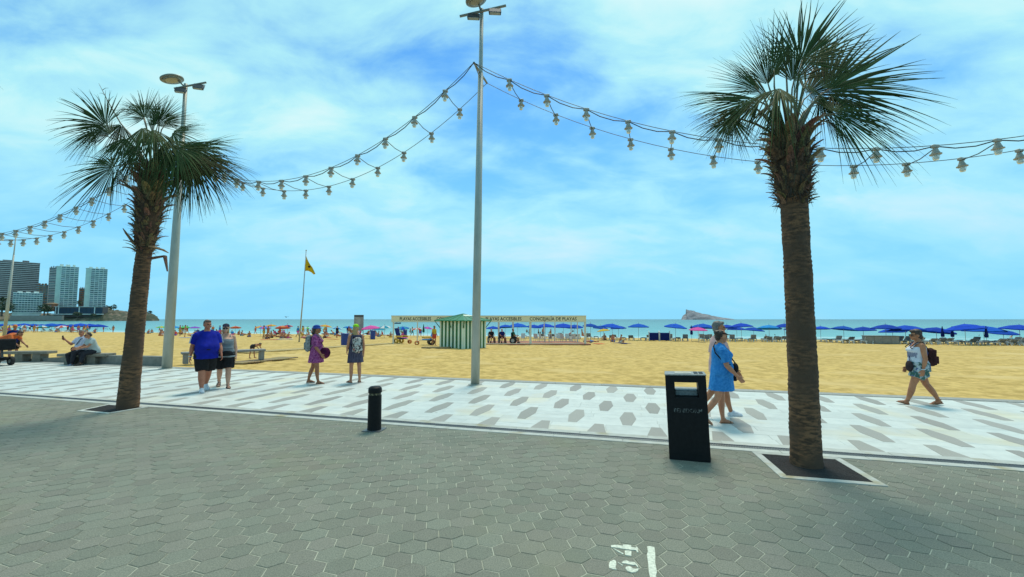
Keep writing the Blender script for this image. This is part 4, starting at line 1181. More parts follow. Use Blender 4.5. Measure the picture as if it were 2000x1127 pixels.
for (px, r_, back) in ((768, .06, 0), (815, .05, .5), (974, .09, .5), (1002, .09, .5), (1036, .10, 0), (1063, .05, .5), (1084, .05, 1), (1143, .09, 0), (1157, .05, .5), (1167, .05, 1)):
    yy = PD * back; xx = atd(px, 650, PY + yy).x - x0p
    zz_ = sand_z(xy2un(x0p + xx, PY + yy)[1]) - gz
    s = MB(); s.box((min(max(xx, 0), W_), yy + .06, (zb + zz_) / 2), (r_ * 2, .1, zb - zz_ - .03)); s.build('post', M_pwhite, pav)
xd0, xd1 = atd(948, 665, PY).x - x0p, W_ + .5
s = MB(); s.box(((xd0 + xd1) / 2, PD / 2 + .2, .0), (xd1 - xd0, PD + .4, .16)); dk = s.build('deck', M_deck, pav)
dk.rotation_euler = (R(-1.2), 0, 0)
s = MB(); s.box((3.0, PD / 2 + .2, -.10), (5.4, PD, .12)); dk = s.build('deck', M_deck, pav); dk.rotation_euler = (R(-1.2), 0, 0)
s = MB(); s.box(((xd0 + xd1) / 2 - .5, .02, .10), (xd1 - xd0 - 1, .05, .05)); s.build('rail', M_pwhite, pav)
# ------------------------------------------------------------------ people
def voxmesh(mb, name, m, vox=.008, it=4, fold=0.0, fs=9.0, dec=1.0, zflat=None, seed=0, fac=.5):
    """one continuous skin over a set of overlapping solids"""
    me = mb.mesh(name, m)
    o = bpy.data.objects.new('form', me); COL.objects.link(o)
    r_ = o.modifiers.new('r', 'REMESH'); r_.mode = 'VOXEL'; r_.voxel_size = vox; r_.use_smooth_shade = True
    if it:
        s_ = o.modifiers.new('s', 'SMOOTH'); s_.factor = fac; s_.iterations = it
    if dec < 1:
        d_ = o.modifiers.new('d', 'DECIMATE'); d_.ratio = dec
    dg = bpy.context.evaluated_depsgraph_get()
    out = bpy.data.meshes.new_from_object(o.evaluated_get(dg))
    bpy.data.objects.remove(o); bpy.data.meshes.remove(me)
    out.name = name
    if not out.materials: out.materials.append(m)
    if fold:
        n_ = [v.normal.copy() for v in out.vertices]
        for v, n in zip(out.vertices, n_):
            c = v.co
            q = noise.noise((c.x * fs + seed, c.y * fs, c.z * fs * .45)) + .5 * noise.noise((c.x * fs * 2.3, c.y * fs * 2.3 + seed, c.z * fs * .8))
            v.co = c + n * (q * fold)
    out.polygons.foreach_set('use_smooth', [True] * len(out.polygons))
    out.update()
    return out

TORSO = [(-.10, .09, .085, .0), (-.05, .145, .115, .005), (0, .172, .13, .005), (.08, .168, .125, .0), (.17, .146, .108, -.004), (.25, .142, .105, -.004),
         (.34, .155, .112, -.004), (.42, .165, .108, .002), (.48, .158, .088, .012), (.503, .136, .078, .014), (.53, .092, .066, .016), (.56, .062, .058, .012)]
class Fig:
    def __init__(s, H=1.7, gh=1.0, gw=1.0, gc=1.0, belly=0.0, bust=0.0, legg=1.0, armg=1.0, sh=.175, lean=0.0, legs=None, arms=None, head=(0, 0, 0), hipz=None, fpitch=(0, 0), toe=(8, 8), neckfwd=.015, handcurl=.5):
        s.k = k = H / 1.70
        s.lean = R(lean); s.gh, s.gw, s.gc, s.belly, s.bust, s.legg, s.armg, s.shw = gh, gw, gc, belly, bust, legg, armg, sh
        legs = legs or ((0, 0, 3), (0, 0, 3)); arms = arms or ((0, 8, 12, 0), (0, 8, 12, 0))
        s.hip = Vector((0, 0, 0)); J = s.J = {}
        for i, side in ((0, 1), (1, -1)):          # 0 = the person's left (+x), facing -y
            f, kn, ab = [R(a) for a in legs[i]]
            hp = Vector((side * .088, 0, -.02)); d1 = Vector((side * math.sin(ab), -math.sin(f), -math.cos(f) * math.cos(ab))).normalized()
            kne = hp + d1 * .41; d2 = Vector((side * math.sin(ab) * .3, -math.sin(f - kn), -math.cos(f - kn))).normalized(); an = kne + d2 * .395
            J['hip', i], J['knee', i], J['ankle', i] = hp, kne, an
            J['fp', i] = R(fpitch[i]); J['toe', i] = R(toe[i]) * side
            f, ab, el, inw = [R(a) for a in arms[i]]
            shd = Vector((side * sh, .012, .458 - (armg - 1) * .06)); d1 = Vector((side * math.sin(ab), -math.cos(ab) * math.sin(f), -math.cos(ab) * math.cos(f)))
            elb = shd + d1 * .285
            d2 = Vector((side * math.sin(ab) * .6 - side * math.sin(inw), -math.sin(f + el) * math.cos(inw), -math.cos(f + el) * math.cos(inw))).normalized()
            wr = elb + d2 * .245
            J['sho', i], J['elb', i], J['wri', i] = s.T(shd), s.T(elb) if lean == 0 else s.T(shd) + d1 * .285, None
            J['wri', i] = J['elb', i] + d2 * .245
            J['hd', i] = d2
        s.neck = s.T(Vector((0, .012, .54))); s.headc = s.T(Vector((0, -neckfwd, .685)))
        s.Mh = Matrix.Rotation(R(head[0]), 3, 'Z') @ Matrix.Rotation(R(head[1]) + s.lean * .6, 3, 'X') @ Matrix.Rotation(R(head[2]), 3, 'Y')
        low = min((J['ankle', i].z - (.075 + .06 * max(0, math.sin(J['fp', i])))) for i in (0, 1))
        s.zs = -low if hipz is None else hipz / k
        s.curl = handcurl
    def T(s, p):
        if p.z <= 0 and False: return p
        c, n = math.cos(s.lean), math.sin(s.lean)
        return Vector((p.x, p.y * c - p.z * n, p.y * n + p.z * c)) if p.z > 0 else Vector(p)
    def W(s, p): return (Vector(p) + Vector((0, 0, s.zs))) * s.k
    def ring(s, z):
        for a, b in zip(TORSO, TORSO[1:]):
            if a[0] <= z <= b[0]:
                t = (z - a[0]) / (b[0] - a[0]); v = [x + (y - x) * t for x, y in zip(a, b)]; break
        else: v = list(TORSO[0] if z < TORSO[0][0] else TORSO[-1])
        zz = z
        gh = s.gh; g = gh if zz < .05 else (gh + (s.gw - gh) * min(1, (zz - .05) / .12) if zz < .25 else s.gw + (s.gc - s.gw) * min(1, (zz - .25) / .12))
        if zz > .36: g = 1 + (g - 1) * max(0, 1 - ((zz - .36) / .17)) ** .9
        hw, hd, cy = v[1] * g, v[2] * g, v[3]
        b = s.belly * math.exp(-((zz - .16) / .12) ** 2) + s.bust * math.exp(-((zz - .36) / .06) ** 2)
        return hw, hd + b * .5, cy - b * .5
    def loft(s, mb, rings, seg=28, p=2.3):
        """rings: (centre, half width, half depth) stacked; superelliptic sections, flat ends"""
        vs = []; fs = []
        for c, hw, hd in rings:
            for k in range(seg):
                w = 2 * math.pi * k / seg; cw, sw = math.cos(w), math.sin(w)
                vs.append(s.W(Vector(c) + Vector((hw * math.copysign(abs(cw) ** (2 / p), cw), hd * math.copysign(abs(sw) ** (2 / p), sw), 0)) if not isinstance(c, tuple) else c))
        n = len(rings)
        for i in range(n - 1):
            for k in range(seg):
                k2 = (k + 1) % seg; fs.append([i * seg + k, i * seg + k2, (i + 1) * seg + k2, (i + 1) * seg + k])
        fs.append(list(range(seg))[::-1]); fs.append([(n - 1) * seg + k for k in range(seg)])
        mb.add(vs, fs)
    def torso(s, mb, z0, z1, off=0.0, flare=0.0, n=16, seg=28):
        vs = []; fs = []
        for i in range(n + 1):
            z = z0 + (z1 - z0) * i / n; hw, hd, cy = s.ring(max(z, .0) if off > 0 else z)
            fl = off + flare * max(0, (.2 - z)) if flare else off
            for k in range(seg):
                w = 2 * math.pi * k / seg; cw, sw = math.cos(w), math.sin(w)
                q = Vector((math.copysign(abs(cw) ** .87, cw) * (hw + fl), math.copysign(abs(sw) ** .87, sw) * (hd + fl) + cy, z))
                vs.append(s.W(s.T(q)))
        for i in range(n):
            for k in range(seg):
                k2 = (k + 1) % seg; fs.append([i * seg + k, i * seg + k2, (i + 1) * seg + k2, (i + 1) * seg + k])
        fs.append(list(range(seg))[::-1]); fs.append([n * seg + k for k in range(seg)])
        mb.add(vs, fs)
    def limb(s, mb, pts, rad, seg=14, round_=True):
        k = s.k
        P = [s.W(p) for p in pts]; rr = [r * k for r in rad]
        mb.tube(P, rr, seg)
        if round_:
            for p, r in zip(P, rr): mb.ball(p, r * .995, 12, 8)
    def legpts(s, i, a=0.0, b=2.0, off=0.0):
        """points and radii down a leg; 0 hip, 1 knee, 2 ankle"""
        h, kn, an = s.J['hip', i], s.J['knee', i], s.J['ankle', i]
        tab = [(0, .098), (.25, .092), (.5, .080), (.8, .063), (1, .057), (1.15, .055), (1.35, .058), (1.6, .047), (1.85, .037), (2, .036)]
        def rad(t):
            for (x, y), (x2, y2) in zip(tab, tab[1:]):
                if t <= x2: return y + (y2 - y) * (t - x) / (x2 - x)
            return tab[-1][1]
        n = max(3, int((b - a) * 7)); pts = []; rr = []
        for q in range(n + 1):
            t = a + (b - a) * q / n
            p = h.lerp(kn, t) if t <= 1 else kn.lerp(an, t - 1)
            if 1 < t < 2: p = p + Vector((0, .012 * math.sin((t - 1) * math.pi), 0))
            pts.append(p); rr.append(rad(t) * (s.legg if t < 1.8 else 1 + (s.legg - 1) * .5) + off)
        return pts, rr
    def armpts(s, i, a=0.0, b=2.0, off=0.0):
        h, kn, an = s.J['sho', i], s.J['elb', i], s.J['wri', i]
        tab = [(0, .052), (.4, .047), (.9, .039), (1.0, .038), (1.25, .040), (1.7, .029), (2, .025)]
        def rad(t):
            for (x, y), (x2, y2) in zip(tab, tab[1:]):
                if t <= x2: return y + (y2 - y) * (t - x) / (x2 - x)
            return tab[-1][1]
        n = max(3, int((b - a) * 6)); pts = []; rr = []
        for q in range(n + 1):
            t = a + (b - a) * q / n
            pts.append(h.lerp(kn, t) if t <= 1 else kn.lerp(an, t - 1)); rr.append(rad(t) * (s.armg if t < 1.6 else 1) + off)
        return pts, rr
    def trap(s, mb, i, off):
        sd = 1 if i == 0 else -1
        s.limb(mb, [s.T(Vector((sd * .035, .016, .515))), s.T(Vector((sd * .10, .016, .492))), s.J['sho', i]], [.040 + off, .040 + off, .046 * s.armg + off], 10)
    def footM(s, i):
        return Matrix.Rotation(s.J['toe', i], 3, 'Z') @ Matrix.Rotation(s.J['fp', i], 3, 'X')
    def foot_shape(s, mb, i, off=0.0, low=False):
        an = s.J['ankle', i]; M = s.footM(i); k = s.k
        def b(c, r): mb.ball(s.W(an + M @ Vector(c)), tuple((x + off) * k for x in r), 12, 8, M=M.to_4x4())
        b((0, .018, -.045), (.034, .040, .032)); b((0, -.05, -.042), (.038, .085, .034)); b((0, -.115, -.055), (.043, .062, .021)); b((0, -.02, -.02), (.033, .045, .045))
        if not low:
            for q in range(5):
                x = (-.030 + .015 * q) * (1 if i == 1 else -1)
                b((x, -.168 + .006 * q, -.061), (.0085 if q else .012, .018, .010))
    def hand(s, mb, i):
        w = s.J['wri', i]; d = s.J['hd', i].normalized(); side = 1 if i == 0 else -1
        n = Vector((-side, 0, 0)); n = (n - d * n.dot(d)); n = n.normalized() if n.length > .1 else Vector((0, 0, -1))
        sv = d.cross(n) * side                     # towards the thumb
        if sv.y > .2: sv = -sv
        k = s.k; c = s.curl
        M = Matrix((sv, n, d)).transposed().to_4x4()
        mb.ball(s.W(w + d * .05), (.040 * k, .016 * k, .052 * k), 12, 8, M=M)
        for q in range(4):
            L = (.068, .076, .070, .055)[q]; cc = c * (1 + .12 * q)
            p0 = w + d * .088 + sv * (.031 - .0205 * q); a1 = cc * .6; a2 = cc * 1.5
            p1 = p0 + (d * math.cos(a1) + n * math.sin(a1)) * L * .55; p2 = p1 + (d * math.cos(a2) + n * math.sin(a2)) * L * .5
            s.limb(mb, [p0 - d * .02, p0, p1, p2], [.0092, .0092, .0085, .0072], 8)
        p0 = w + d * .03 + sv * .030; p1 = p0 + (d * .7 + sv * .62 + n * .3) * .04; p2 = p1 + (d * .9 + sv * .1 + n * .4) * .032
        s.limb(mb, [w + d * .02, p0, p1, p2], [.014, .0125, .0105, .008], 8)
    def HP(s, c): return s.W(s.headc) + (s.Mh @ Vector(c)) * s.k
    def hb(s, mb, c, r, rot=None):
        M = (s.Mh if rot is None else s.Mh @ rot).to_4x4(); k = s.k
        mb.ball(s.HP(c), tuple(x * k for x in r), 16, 12, M=M)
    def body(s, m, root, vox=.0065, dec=.45):
        mb = MB()
        s.torso(mb, -.10, .56, 0)
        for i in (0, 1):
            p, r = s.legpts(i); s.limb(mb, p, r); s.foot_shape(mb, i)
            p, r = s.armpts(i); s.limb(mb, p, r); s.hand(mb, i)
            s.trap(mb, i, 0)
        s.limb(mb, [s.neck - Vector((0, 0, .03)), s.neck.lerp(s.headc, .4), s.headc + s.Mh @ Vector((0, .02, -.04))], [.062, .052 * (1 + .3 * (s.gc - 1)), .053])
        s.hb(mb, (0, .012, .022), (.073, .093, .093)); s.hb(mb, (0, -.030, -.045), (.056, .066, .068)); s.hb(mb, (0, -.060, -.085), (.030, .034, .026))
        s.hb(mb, (0, -.098, -.018), (.0125, .016, .028)); s.hb(mb, (0, -.107, -.032), (.016, .015, .011)); s.hb(mb, (0, -.082, .022), (.050, .016, .012))
        s.hb(mb, (0, -.090, -.064), (.024, .012, .008)); s.hb(mb, (0, -.088, -.075), (.020, .012, .008))
        for x in (-1, 1):
            s.hb(mb, (x * .074, .012, -.015), (.010, .020, .032)); s.hb(mb, (x * .036, -.062, -.035), (.024, .026, .024))
        b = mobj('body', voxmesh(mb, 'body', m, vox * s.k, 5, dec=dec), root)
        for x in (-1, 1):
            e = MB(); s.hb(e, (x * .031, -.081, .002), (.013, .009, .007)); e.build('eye', M_eye, root, smooth=True)
        return b
    def hair(s, m, root, parts, name='hair', vox=.009, fold=.006, it=2):
        mb = MB()
        for c, r in parts: s.hb(mb, c, r)
        return mobj(name, voxmesh(mb, name, m, vox, it, fold=fold, fs=40), root)
    def garment(s, name, m, root, parts, vox=.009, it=3, fold=.007, fs=10, dec=.5, seed=0):
        mb = MB()
        for p in parts: p(mb)
        return mobj(name, voxmesh(mb, name, m, vox * s.k, it, fold=fold, fs=fs, dec=dec, seed=seed), root)
    def sneakers(s, m, root, msole=None):
        for i in (0, 1):
            mb = MB(); s.foot_shape(mb, i, off=.012, low=True); sh = mobj('shoe', voxmesh(mb, 'shoe', m, .008, 2), root)
            s.sole(i, msole or m, sh, .004)
    def sole(s, i, m, parent, grow=0.0):
        an = s.J['ankle', i]; M = s.footM(i); pts = []
        prof = [(.058, .030), (.03, .040), (-.03, .034), (-.09, .045), (-.14, .046), (-.175, .034), (-.19, .012)]
        ring = [(w + grow, y) for y, w in prof] + [(-w - grow, y) for y, w in prof[::-1]]
        lo = [s.W(an + M @ Vector((x, y, -.080))) for x, y in ring]; hi = [s.W(an + M @ Vector((x, y, -.066))) for x, y in ring]
        mb = MB(); n = len(ring); mb.add(lo + hi, [[k, (k + 1) % n, n + (k + 1) % n, n + k] for k in range(n)] + [list(range(n))[::-1], [n + k for k in range(n)]])
        return mb.build('sole', m, parent)
    def sandals(s, m, root, ankle=False, two=True):
        for i in (0, 1):
            so = s.sole(i, m, root); so.name = 'sandal'
            an = s.J['ankle', i]; M = s.footM(i); mb = MB()
            def strap(y, w, h, rr=.006): mb.tube([s.W(an + M @ Vector((w * math.cos(a), y, -.068 + h * math.sin(a)))) for a in [math.pi * q / 8 for q in range(9)]], rr, 6)
            strap(-.12, .046, .034, .009)
            if two: strap(-.075, .043, .055, .009)
            if ankle: mb.tube([s.W(an + Vector((.043 * math.cos(a), .045 * math.sin(a), .01))) for a in [2 * math.pi * q / 12 for q in range(13)]], .006, 6); strap(.03, .036, .05, .006)
            mb.build('strap', m, so)
    def strap(s, name, m, root, pts, w=.018, t=.004):
        mb = MB(); P = [s.W(s.T(Vector(p))) for p in pts]
        mb.tube(P, w * s.k, 6, sq=(1, .35)); return mb.build(name, m, root, smooth=True)
    # garment pieces
    def g_torso(s, z0, z1, off, flare=0.0): return lambda mb: s.torso(mb, z0, z1, off, flare)
    def g_sleeves(s, b, off, a=0.0, which=(0, 1)):
        def f(mb):
            for i in which:
                p, r = s.armpts(i, a, b, off); s.limb(mb, p, r, 16, round_=False); mb.ball(s.W(s.J['sho', i] - Vector((0, 0, .012))), (.052 * s.armg + off * .75) * s.k, 14, 10); s.trap(mb, i, off * .8)
        return f
    def g_legs(s, b, off, a=0.0, flare=0.0):
        def f(mb):
            for i in (0, 1):
                p, r = s.legpts(i, a, b, off); r = [x + flare * q / len(r) for q, x in enumerate(r)]
                s.limb(mb, p, r, 18, round_=False)
                mb.ball(s.W(p[0]), r[0] * s.k, 14, 10)
                if b > 1.05: mb.ball(s.W(s.J['knee', i]), (.057 * s.legg + off) * s.k, 12, 8)
        return f
    def g_skirt(s, z0, z1, hw1, hd1, cy1=0.0, off=.014, wave=0.0):
        """hangs from height z0 to the hem at z1 (negative), hem half sizes hw1, hd1"""
        def f(mb):
            hw, hd, cy = s.ring(z0); n = 12; seg = 48; vs = []; fs = []
            for i in range(n + 1):
                t = i / n; z = z0 + (z1 - z0) * t; e = t ** .75
                bw, bd, bc = s.ring(max(z, -.02)) if z > -.02 else s.ring(-.02)
                w_ = hw + off + (hw1 - hw - off) * e; d_ = hd + off + (hd1 - hd - off) * e; c_ = cy + (cy1 - cy) * e
                if z > -.02: w_ = max(w_, bw + off); d_ = max(d_, bd + off)
                for k in range(seg):
                    a = 2 * math.pi * k / seg; q = 1 + wave * t * math.sin(a * 7 + 1.3 * math.sin(a * 2))
                    vs.append(s.W(s.T(Vector((w_ * math.cos(a) * q, d_ * math.sin(a) * q + c_, z)))))
            for i in range(n):
                for k in range(seg):
                    k2 = (k + 1) % seg; fs.append([i * seg + k, i * seg + k2, (i + 1) * seg + k2, (i + 1) * seg + k])
            fs.append(list(range(seg))[::-1]); fs.append([n * seg + k for k in range(seg)]); mb.add(vs, fs)
        return f
    def glasses(s, m, root):
        mb = MB()
        for x in (-1, 1):
            s.hb(mb, (x * .034, -.098, .003), (.027, .008, .021)); mb.tube([s.HP((x * .058, -.092, .008)), s.HP((x * .074, -.03, .010)), s.HP((x * .076, .015, .0))], .004, 5)
        mb.tube([s.HP((-.02, -.104, .008)), s.HP((.02, -.104, .008))], .005, 5)
        return mb.build('sunglasses', m, root, smooth=True)

def cloth(name, c, c2=None, scale=12, amt=.5, rough=.9, **k): return mat(name, c, c2=c2, scale=scale, amt=amt, rough=rough, spec=.15, **k)
M_eye = mat('eye', (0.02, 0.015, 0.012), rough=.2)
def skin(name, c): return mat(name, c, c2=(c[0] * .82, c[1] * .72, c[2] * .7), scale=9, amt=.6, rough=.55, spec=.3)
M_sk_tan = skin('tanned skin', (0.46, 0.205, 0.105)); M_sk_red = skin('ruddy skin', (0.50, 0.20, 0.12)); M_sk_pale = skin('pale skin', (0.62, 0.36, 0.25)); M_sk_mid = skin('warm skin', (0.54, 0.25, 0.14)); M_sk_brown = skin('brown skin', (0.38, 0.17, 0.085))
M_black = cloth('black cloth', (0.013, 0.013, 0.014), (0.022, 0.022, 0.024)); M_shades = mat('sunglass lens', (0.008, 0.007, 0.007), rough=.12)
M_hair_dark = mat('dark hair', (0.030, 0.018, 0.013), c2=(.05, .03, .02), scale=60, rough=.55, stretch=(1, 1, .2)); M_hair_grey = mat('grey hair', (0.22, 0.20, 0.18), c2=(.10, .09, .08), scale=70, rough=.6); M_hair_blond = mat('blond hair', (0.48, 0.33, 0.13), c2=(.32, .20, .08), scale=60, rough=.5, stretch=(1, 1, .2)); M_hair_brown = mat('brown hair', (0.10, 0.055, 0.03), c2=(.06, .035, .02), scale=60, rough=.5)
M_shoe_white = cloth('white shoe', (0.66, 0.70, 0.74), (.55, .58, .62)); M_sand_br = mat('brown leather', (0.27, 0.13, 0.06), c2=(.2, .1, .05), rough=.6); M_sand_dk = mat('dark leather', (0.03, 0.022, 0.018), rough=.6)
def person(label, loc, heading, group=None):
    """heading: compass angle the person faces in the plan, 0 = towards the camera, 90 = to the right"""
    return empty('person', loc, R(heading), label=label, cat='person', group=group)
HAIR_SHORT = [((0, .030, .040), (.078, .088, .084)), ((0, .050, -.01), (.074, .062, .07)), ((0, -.035, .078), (.062, .055, .036))]
HAIR_CROP = [((0, .028, .034), (.077, .086, .084)), ((0, .050, -.01), (.073, .056, .055)), ((0, -.03, .072), (.060, .052, .036))]

# man in the blue shirt, walking to the right and towards the camera
p = at(399, 764); D = person('heavy man in a royal blue t-shirt, black shorts and white trainers', p, 48)
f = Fig(1.76, gh=1.22, gw=1.52, gc=1.28, belly=.12, legg=1.28, armg=1.28, sh=.195, legs=((-16, 14, 1), (15, 5, 1)), arms=((14, 13, 18, 6), (-10, 14, 16, 0)), head=(12, 0, 0), fpitch=(22, -4))
f.body(M_sk_red, D)
f.hair(mat('cropped dark hair', (0.06, 0.042, 0.032), c2=(.12, .09, .07), scale=80, rough=.7), D, HAIR_CROP, fold=.002)
M_blue = cloth('royal blue jersey', (0.012, 0.022, 0.34), (0.008, 0.014, 0.22), scale=6)
f.garment('shirt', M_blue, D, [f.g_torso(-.11, .525, .020, .06), f.g_sleeves(.78, .022)], fold=.012, fs=7)
f.garment('shorts', M_black, D, [f.g_torso(-.11, .12, .016), f.g_legs(.93, .035, flare=.02)], fold=.010)
f.sneakers(M_shoe_white, D)
for q in (0, 1):
    mb = MB(); a, b = f.armpts(q, .0, .75, .0265)
    for st in (-.022, 0.0, .022):
        mb.tube([f.W(p_ + Vector(((1 if q == 0 else -1) * (r_ + .004), st, .012))) for p_, r_ in list(zip(a, b))], .0065, 5)
    mb.build('sleeve_stripe', M_shoe_white, D)
mb = MB(); w_ = f.J['wri', 1]; mb.tube([f.W(w_ + Vector((.033 * math.cos(a), .033 * math.sin(a), .02))) for a in [2 * math.pi * q / 12 for q in range(13)]], .009, 6); mb.build('wristband', M_shoe_white, D)

# woman in the grey top beside him
p = at(436, 757); D = person('blond woman in a grey vest top, dark cap and black knee shorts', p, 34)
f = Fig(1.64, gh=1.28, gw=1.30, gc=1.16, belly=.07, bust=.07, legg=1.18, armg=1.18, sh=.175, legs=((14, 5, 1), (-15, 20, 1)), arms=((-4, 13, 24, 4), (14, 12, 26, 4)), head=(-6, 0, 0), fpitch=(-4, 24))
f.body(M_sk_pale, D)
f.hair(M_hair_blond, D, [((0, .03, .03), (.082, .088, .085)), ((.058, .0, -.07), (.024, .04, .08)), ((-.058, .0, -.07), (.024, .04, .08)), ((0, .07, -.06), (.07, .035, .10))])
f.hair(cloth('navy cap cloth', (.035, .035, .06), (.055, .045, .07)), D, [((0, .012, .072), (.084, .098, .062)), ((0, -.115, .058), (.070, .060, .009))], name='cap', fold=0)
f.glasses(M_shades, D)
M_greytop = cloth('grey ribbed top', (.23, .26, .28), (.13, .15, .17), scale=9, stretch=(.2, .2, 4), amt=.8)
f.garment('top', M_greytop, D, [f.g_torso(-.06, .41, .012)], fold=.007)
for sd in (-1, 1): f.strap('shoulder_strap', M_greytop, D, [(sd * .10, -.11, .40), (sd * .105, -.075, .48), (sd * .10, .0, .525), (sd * .10, .07, .48), (sd * .09, .10, .40)], .014)
f.garment('shorts', M_black, D, [f.g_torso(-.12, .02, .018), f.g_legs(.86, .035, flare=.03)], fold=.008)
f.garment('waist_wrap', cloth('grey tied shirt', (.30, .32, .33), (.20, .22, .23)), D, [f.g_torso(-.075, -.035, .030)], fold=.008)
f.sandals(M_sand_dk, D, ankle=True)
mb = MB(); hw, hd, cy = f.ring(.04); mb.ball(f.W((.05, cy - hd - .035, .035)), (.13, .055, .065), 14, 8); bg = tag(mb.build('waist_bag', M_black, None, smooth=True), 'black bum bag on the front of the blond woman in the grey top', 'bag')
mb = MB(); mb.tube([f.W(((hw + .02) * math.cos(a), cy + (hd + .02) * math.sin(a), .05)) for a in [2 * math.pi * q / 20 for q in range(21)]], .014, 6); mb.build('belt', M_black, bg)
bg.location = D.location; bg.rotation_euler = D.rotation_euler

# woman in the purple dress, standing in profile
p = at(615, 749); D = person('woman in a purple print dress and blue bucket hat standing in profile', p, 104)
f = Fig(1.58, gh=1.12, gw=1.16, gc=1.10, belly=.05, bust=.06, legg=1.05, armg=1.1, legs=((-12, 5, 3), (9, 3, 3)), arms=((8, 10, 22, 6), (10, 10, 26, 4)), head=(5, 0, 0))
f.body(M_sk_brown, D)
M_purple = cloth('purple print', (.23, .038, .155), (.36, .11, .26), scale=26, amt=.9, c3=(.10, .02, .08), c3scale=14)
f.garment('dress', M_purple, D, [f.g_torso(.0, .535, .016), f.g_sleeves(.95, .020), f.g_skirt(.18, -.275, .225, .21, .0, wave=.06)], fold=.009, fs=9)
f.hair(M_hair_dark, D, [((0, .035, .02), (.080, .085, .085)), ((0, .085, -.05), (.062, .05, .085)), ((0, .11, -.10), (.04, .03, .06))], fold=.012)
M_hat = cloth('blue hat', (.02, .06, .27), (.03, .085, .34), scale=20)
f.hair(M_hat, D, [((0, .012, .078), (.090, .102, .066)), ((0, .005, .042), (.135, .15, .017))], name='hat', fold=.002)
f.sandals(M_sand_dk, D)
def backpack(f, D, m, label, w=.30, h=.42, d=.17, z=.30, mstrap=None, pocket=None):
    hw, hd, cy = f.ring(.3)
    root = empty('backpack', D.location, 0, label=label, cat='backpack'); root.rotation_euler = D.rotation_euler
    mb = MB(); c = f.T(Vector((0, cy + hd + d * .5 + .005, z)))
    mb.box(f.W(c), (w * f.k * .86, d * f.k * .8, h * f.k * .86)); mb.ball(f.W(c + Vector((0, 0, h * .28))), (w * .46 * f.k, d * .46 * f.k, h * .26 * f.k)); mb.ball(f.W(c - Vector((0, -.01, h * .22))), (w * .5 * f.k, d * .55 * f.k, h * .3 * f.k))
    mobj('bag_body', voxmesh(mb, 'bag_body', m, .01, 5, fold=.010, fs=9), root)
    mb = MB(); mb.box(f.W(c + Vector((0, d * .48, -h * .14))), (w * .66, .05, h * .40)); mobj('pocket', voxmesh(mb, 'pocket', pocket or m, .01, 3, fold=.005), root)
    for sd in (-1, 1):
        mb = MB(); mb.tube([f.W(f.T(Vector(q))) for q in ((sd * .09, cy + hd + .03, z + h * .4), (sd * .105, .05, .535), (sd * .11, -.05, .525), (sd * .125, cy - hd * .98 - .02, .42), (sd * .15, -hd * .6, .30), (sd * .15, hd * .6, .22), (sd * .11, cy + hd + .03, z - h * .3))], .017, 6, sq=(1, .5)); mb.build('strap', mstrap or m, root, smooth=True)
    return root
M_gpack = cloth('grey backpack', (.30, .31, .30), (.17, .175, .17), scale=16, amt=.9)
backpack(f, D, M_gpack, 'grey and white backpack on the woman in the purple dress', z=.28, h=.48)
rb = empty('shoulder_bag', D.location, 0, label='round plum coloured bag hanging in front of the woman in the purple dress', cat='bag'); rb.rotation_euler = D.rotation_euler
mb = MB(); mb.ball(f.W((-.10, -.265, .0)), (.085, .15, .155), 18, 12); mobj('bag_body', voxmesh(mb, 'bag_body', cloth('plum bag', (.11, .012, .055), (.05, .008, .03), scale=8, amt=.9), .012, 2, fold=.008), rb)
mb = MB(); mb.tube([f.W(q) for q in ((-.11, -.26, .12), (-.09, -.17, .30), (.02, -.14, .44), (.10, -.02, .545), (.08, .1, .46), (-.02, .14, .3), (-.14, .06, .15), (-.13, -.17, .06))], .011, 6, sq=(1, .5)); mb.build('strap', M_black, rb)

# woman with the lime cap, seen from behind
p = at(693, 747); D = person('long haired woman in a lime green cap and dark sleeveless dress seen from behind', p, 214)
f = Fig(1.60, gh=1.08, gw=1.12, gc=1.06, belly=.03, bust=.05, legg=.98, armg=1.05, legs=((2, 2, 3), (-3, 3, 3)), arms=((10, 8, 38, 10), (6, 12, 14, 0)), head=(-32, 0, 0), toe=(20, 14))
f.body(M_sk_mid, D)
M_ddress = cloth('dark striped dress', (.045, .040, .062), (.095, .085, .13), scale=22, amt=.9, stretch=(4, 4, .2))
f.garment('dress', M_ddress, D, [f.g_torso(.0, .50, .014), f.g_skirt(.18, -.31, .225, .20, .0, wave=.07)], fold=.008)
f.hair(M_hair_blond, D, [((0, .035, .015), (.080, .085, .085)), ((.02, .085, -.09), (.065, .035, .12)), ((.03, .10, -.19), (.05, .03, .10)), ((-.03, .09, -.15), (.035, .03, .11))], fold=.010)
M_lime = cloth('lime cap', (.30, .66, .02), (.24, .56, .02), scale=20)
f.hair(M_lime, D, [((0, .012, .070), (.086, .100, .068)), ((0, -.12, .055), (.066, .065, .010))], name='cap', fold=0)
f.sandals(M_sand_dk, D)
M_floral = cloth('white flower print', (.52, .50, .46), (.06, .05, .05), scale=17, amt=1.0, c3=(.40, .06, .05), c3scale=13, c3lo=.60, c3hi=.66)
backpack(f, D, M_floral, 'white backpack with red and black print on the woman in the lime cap', z=.20, h=.44, w=.31, mstrap=M_black)

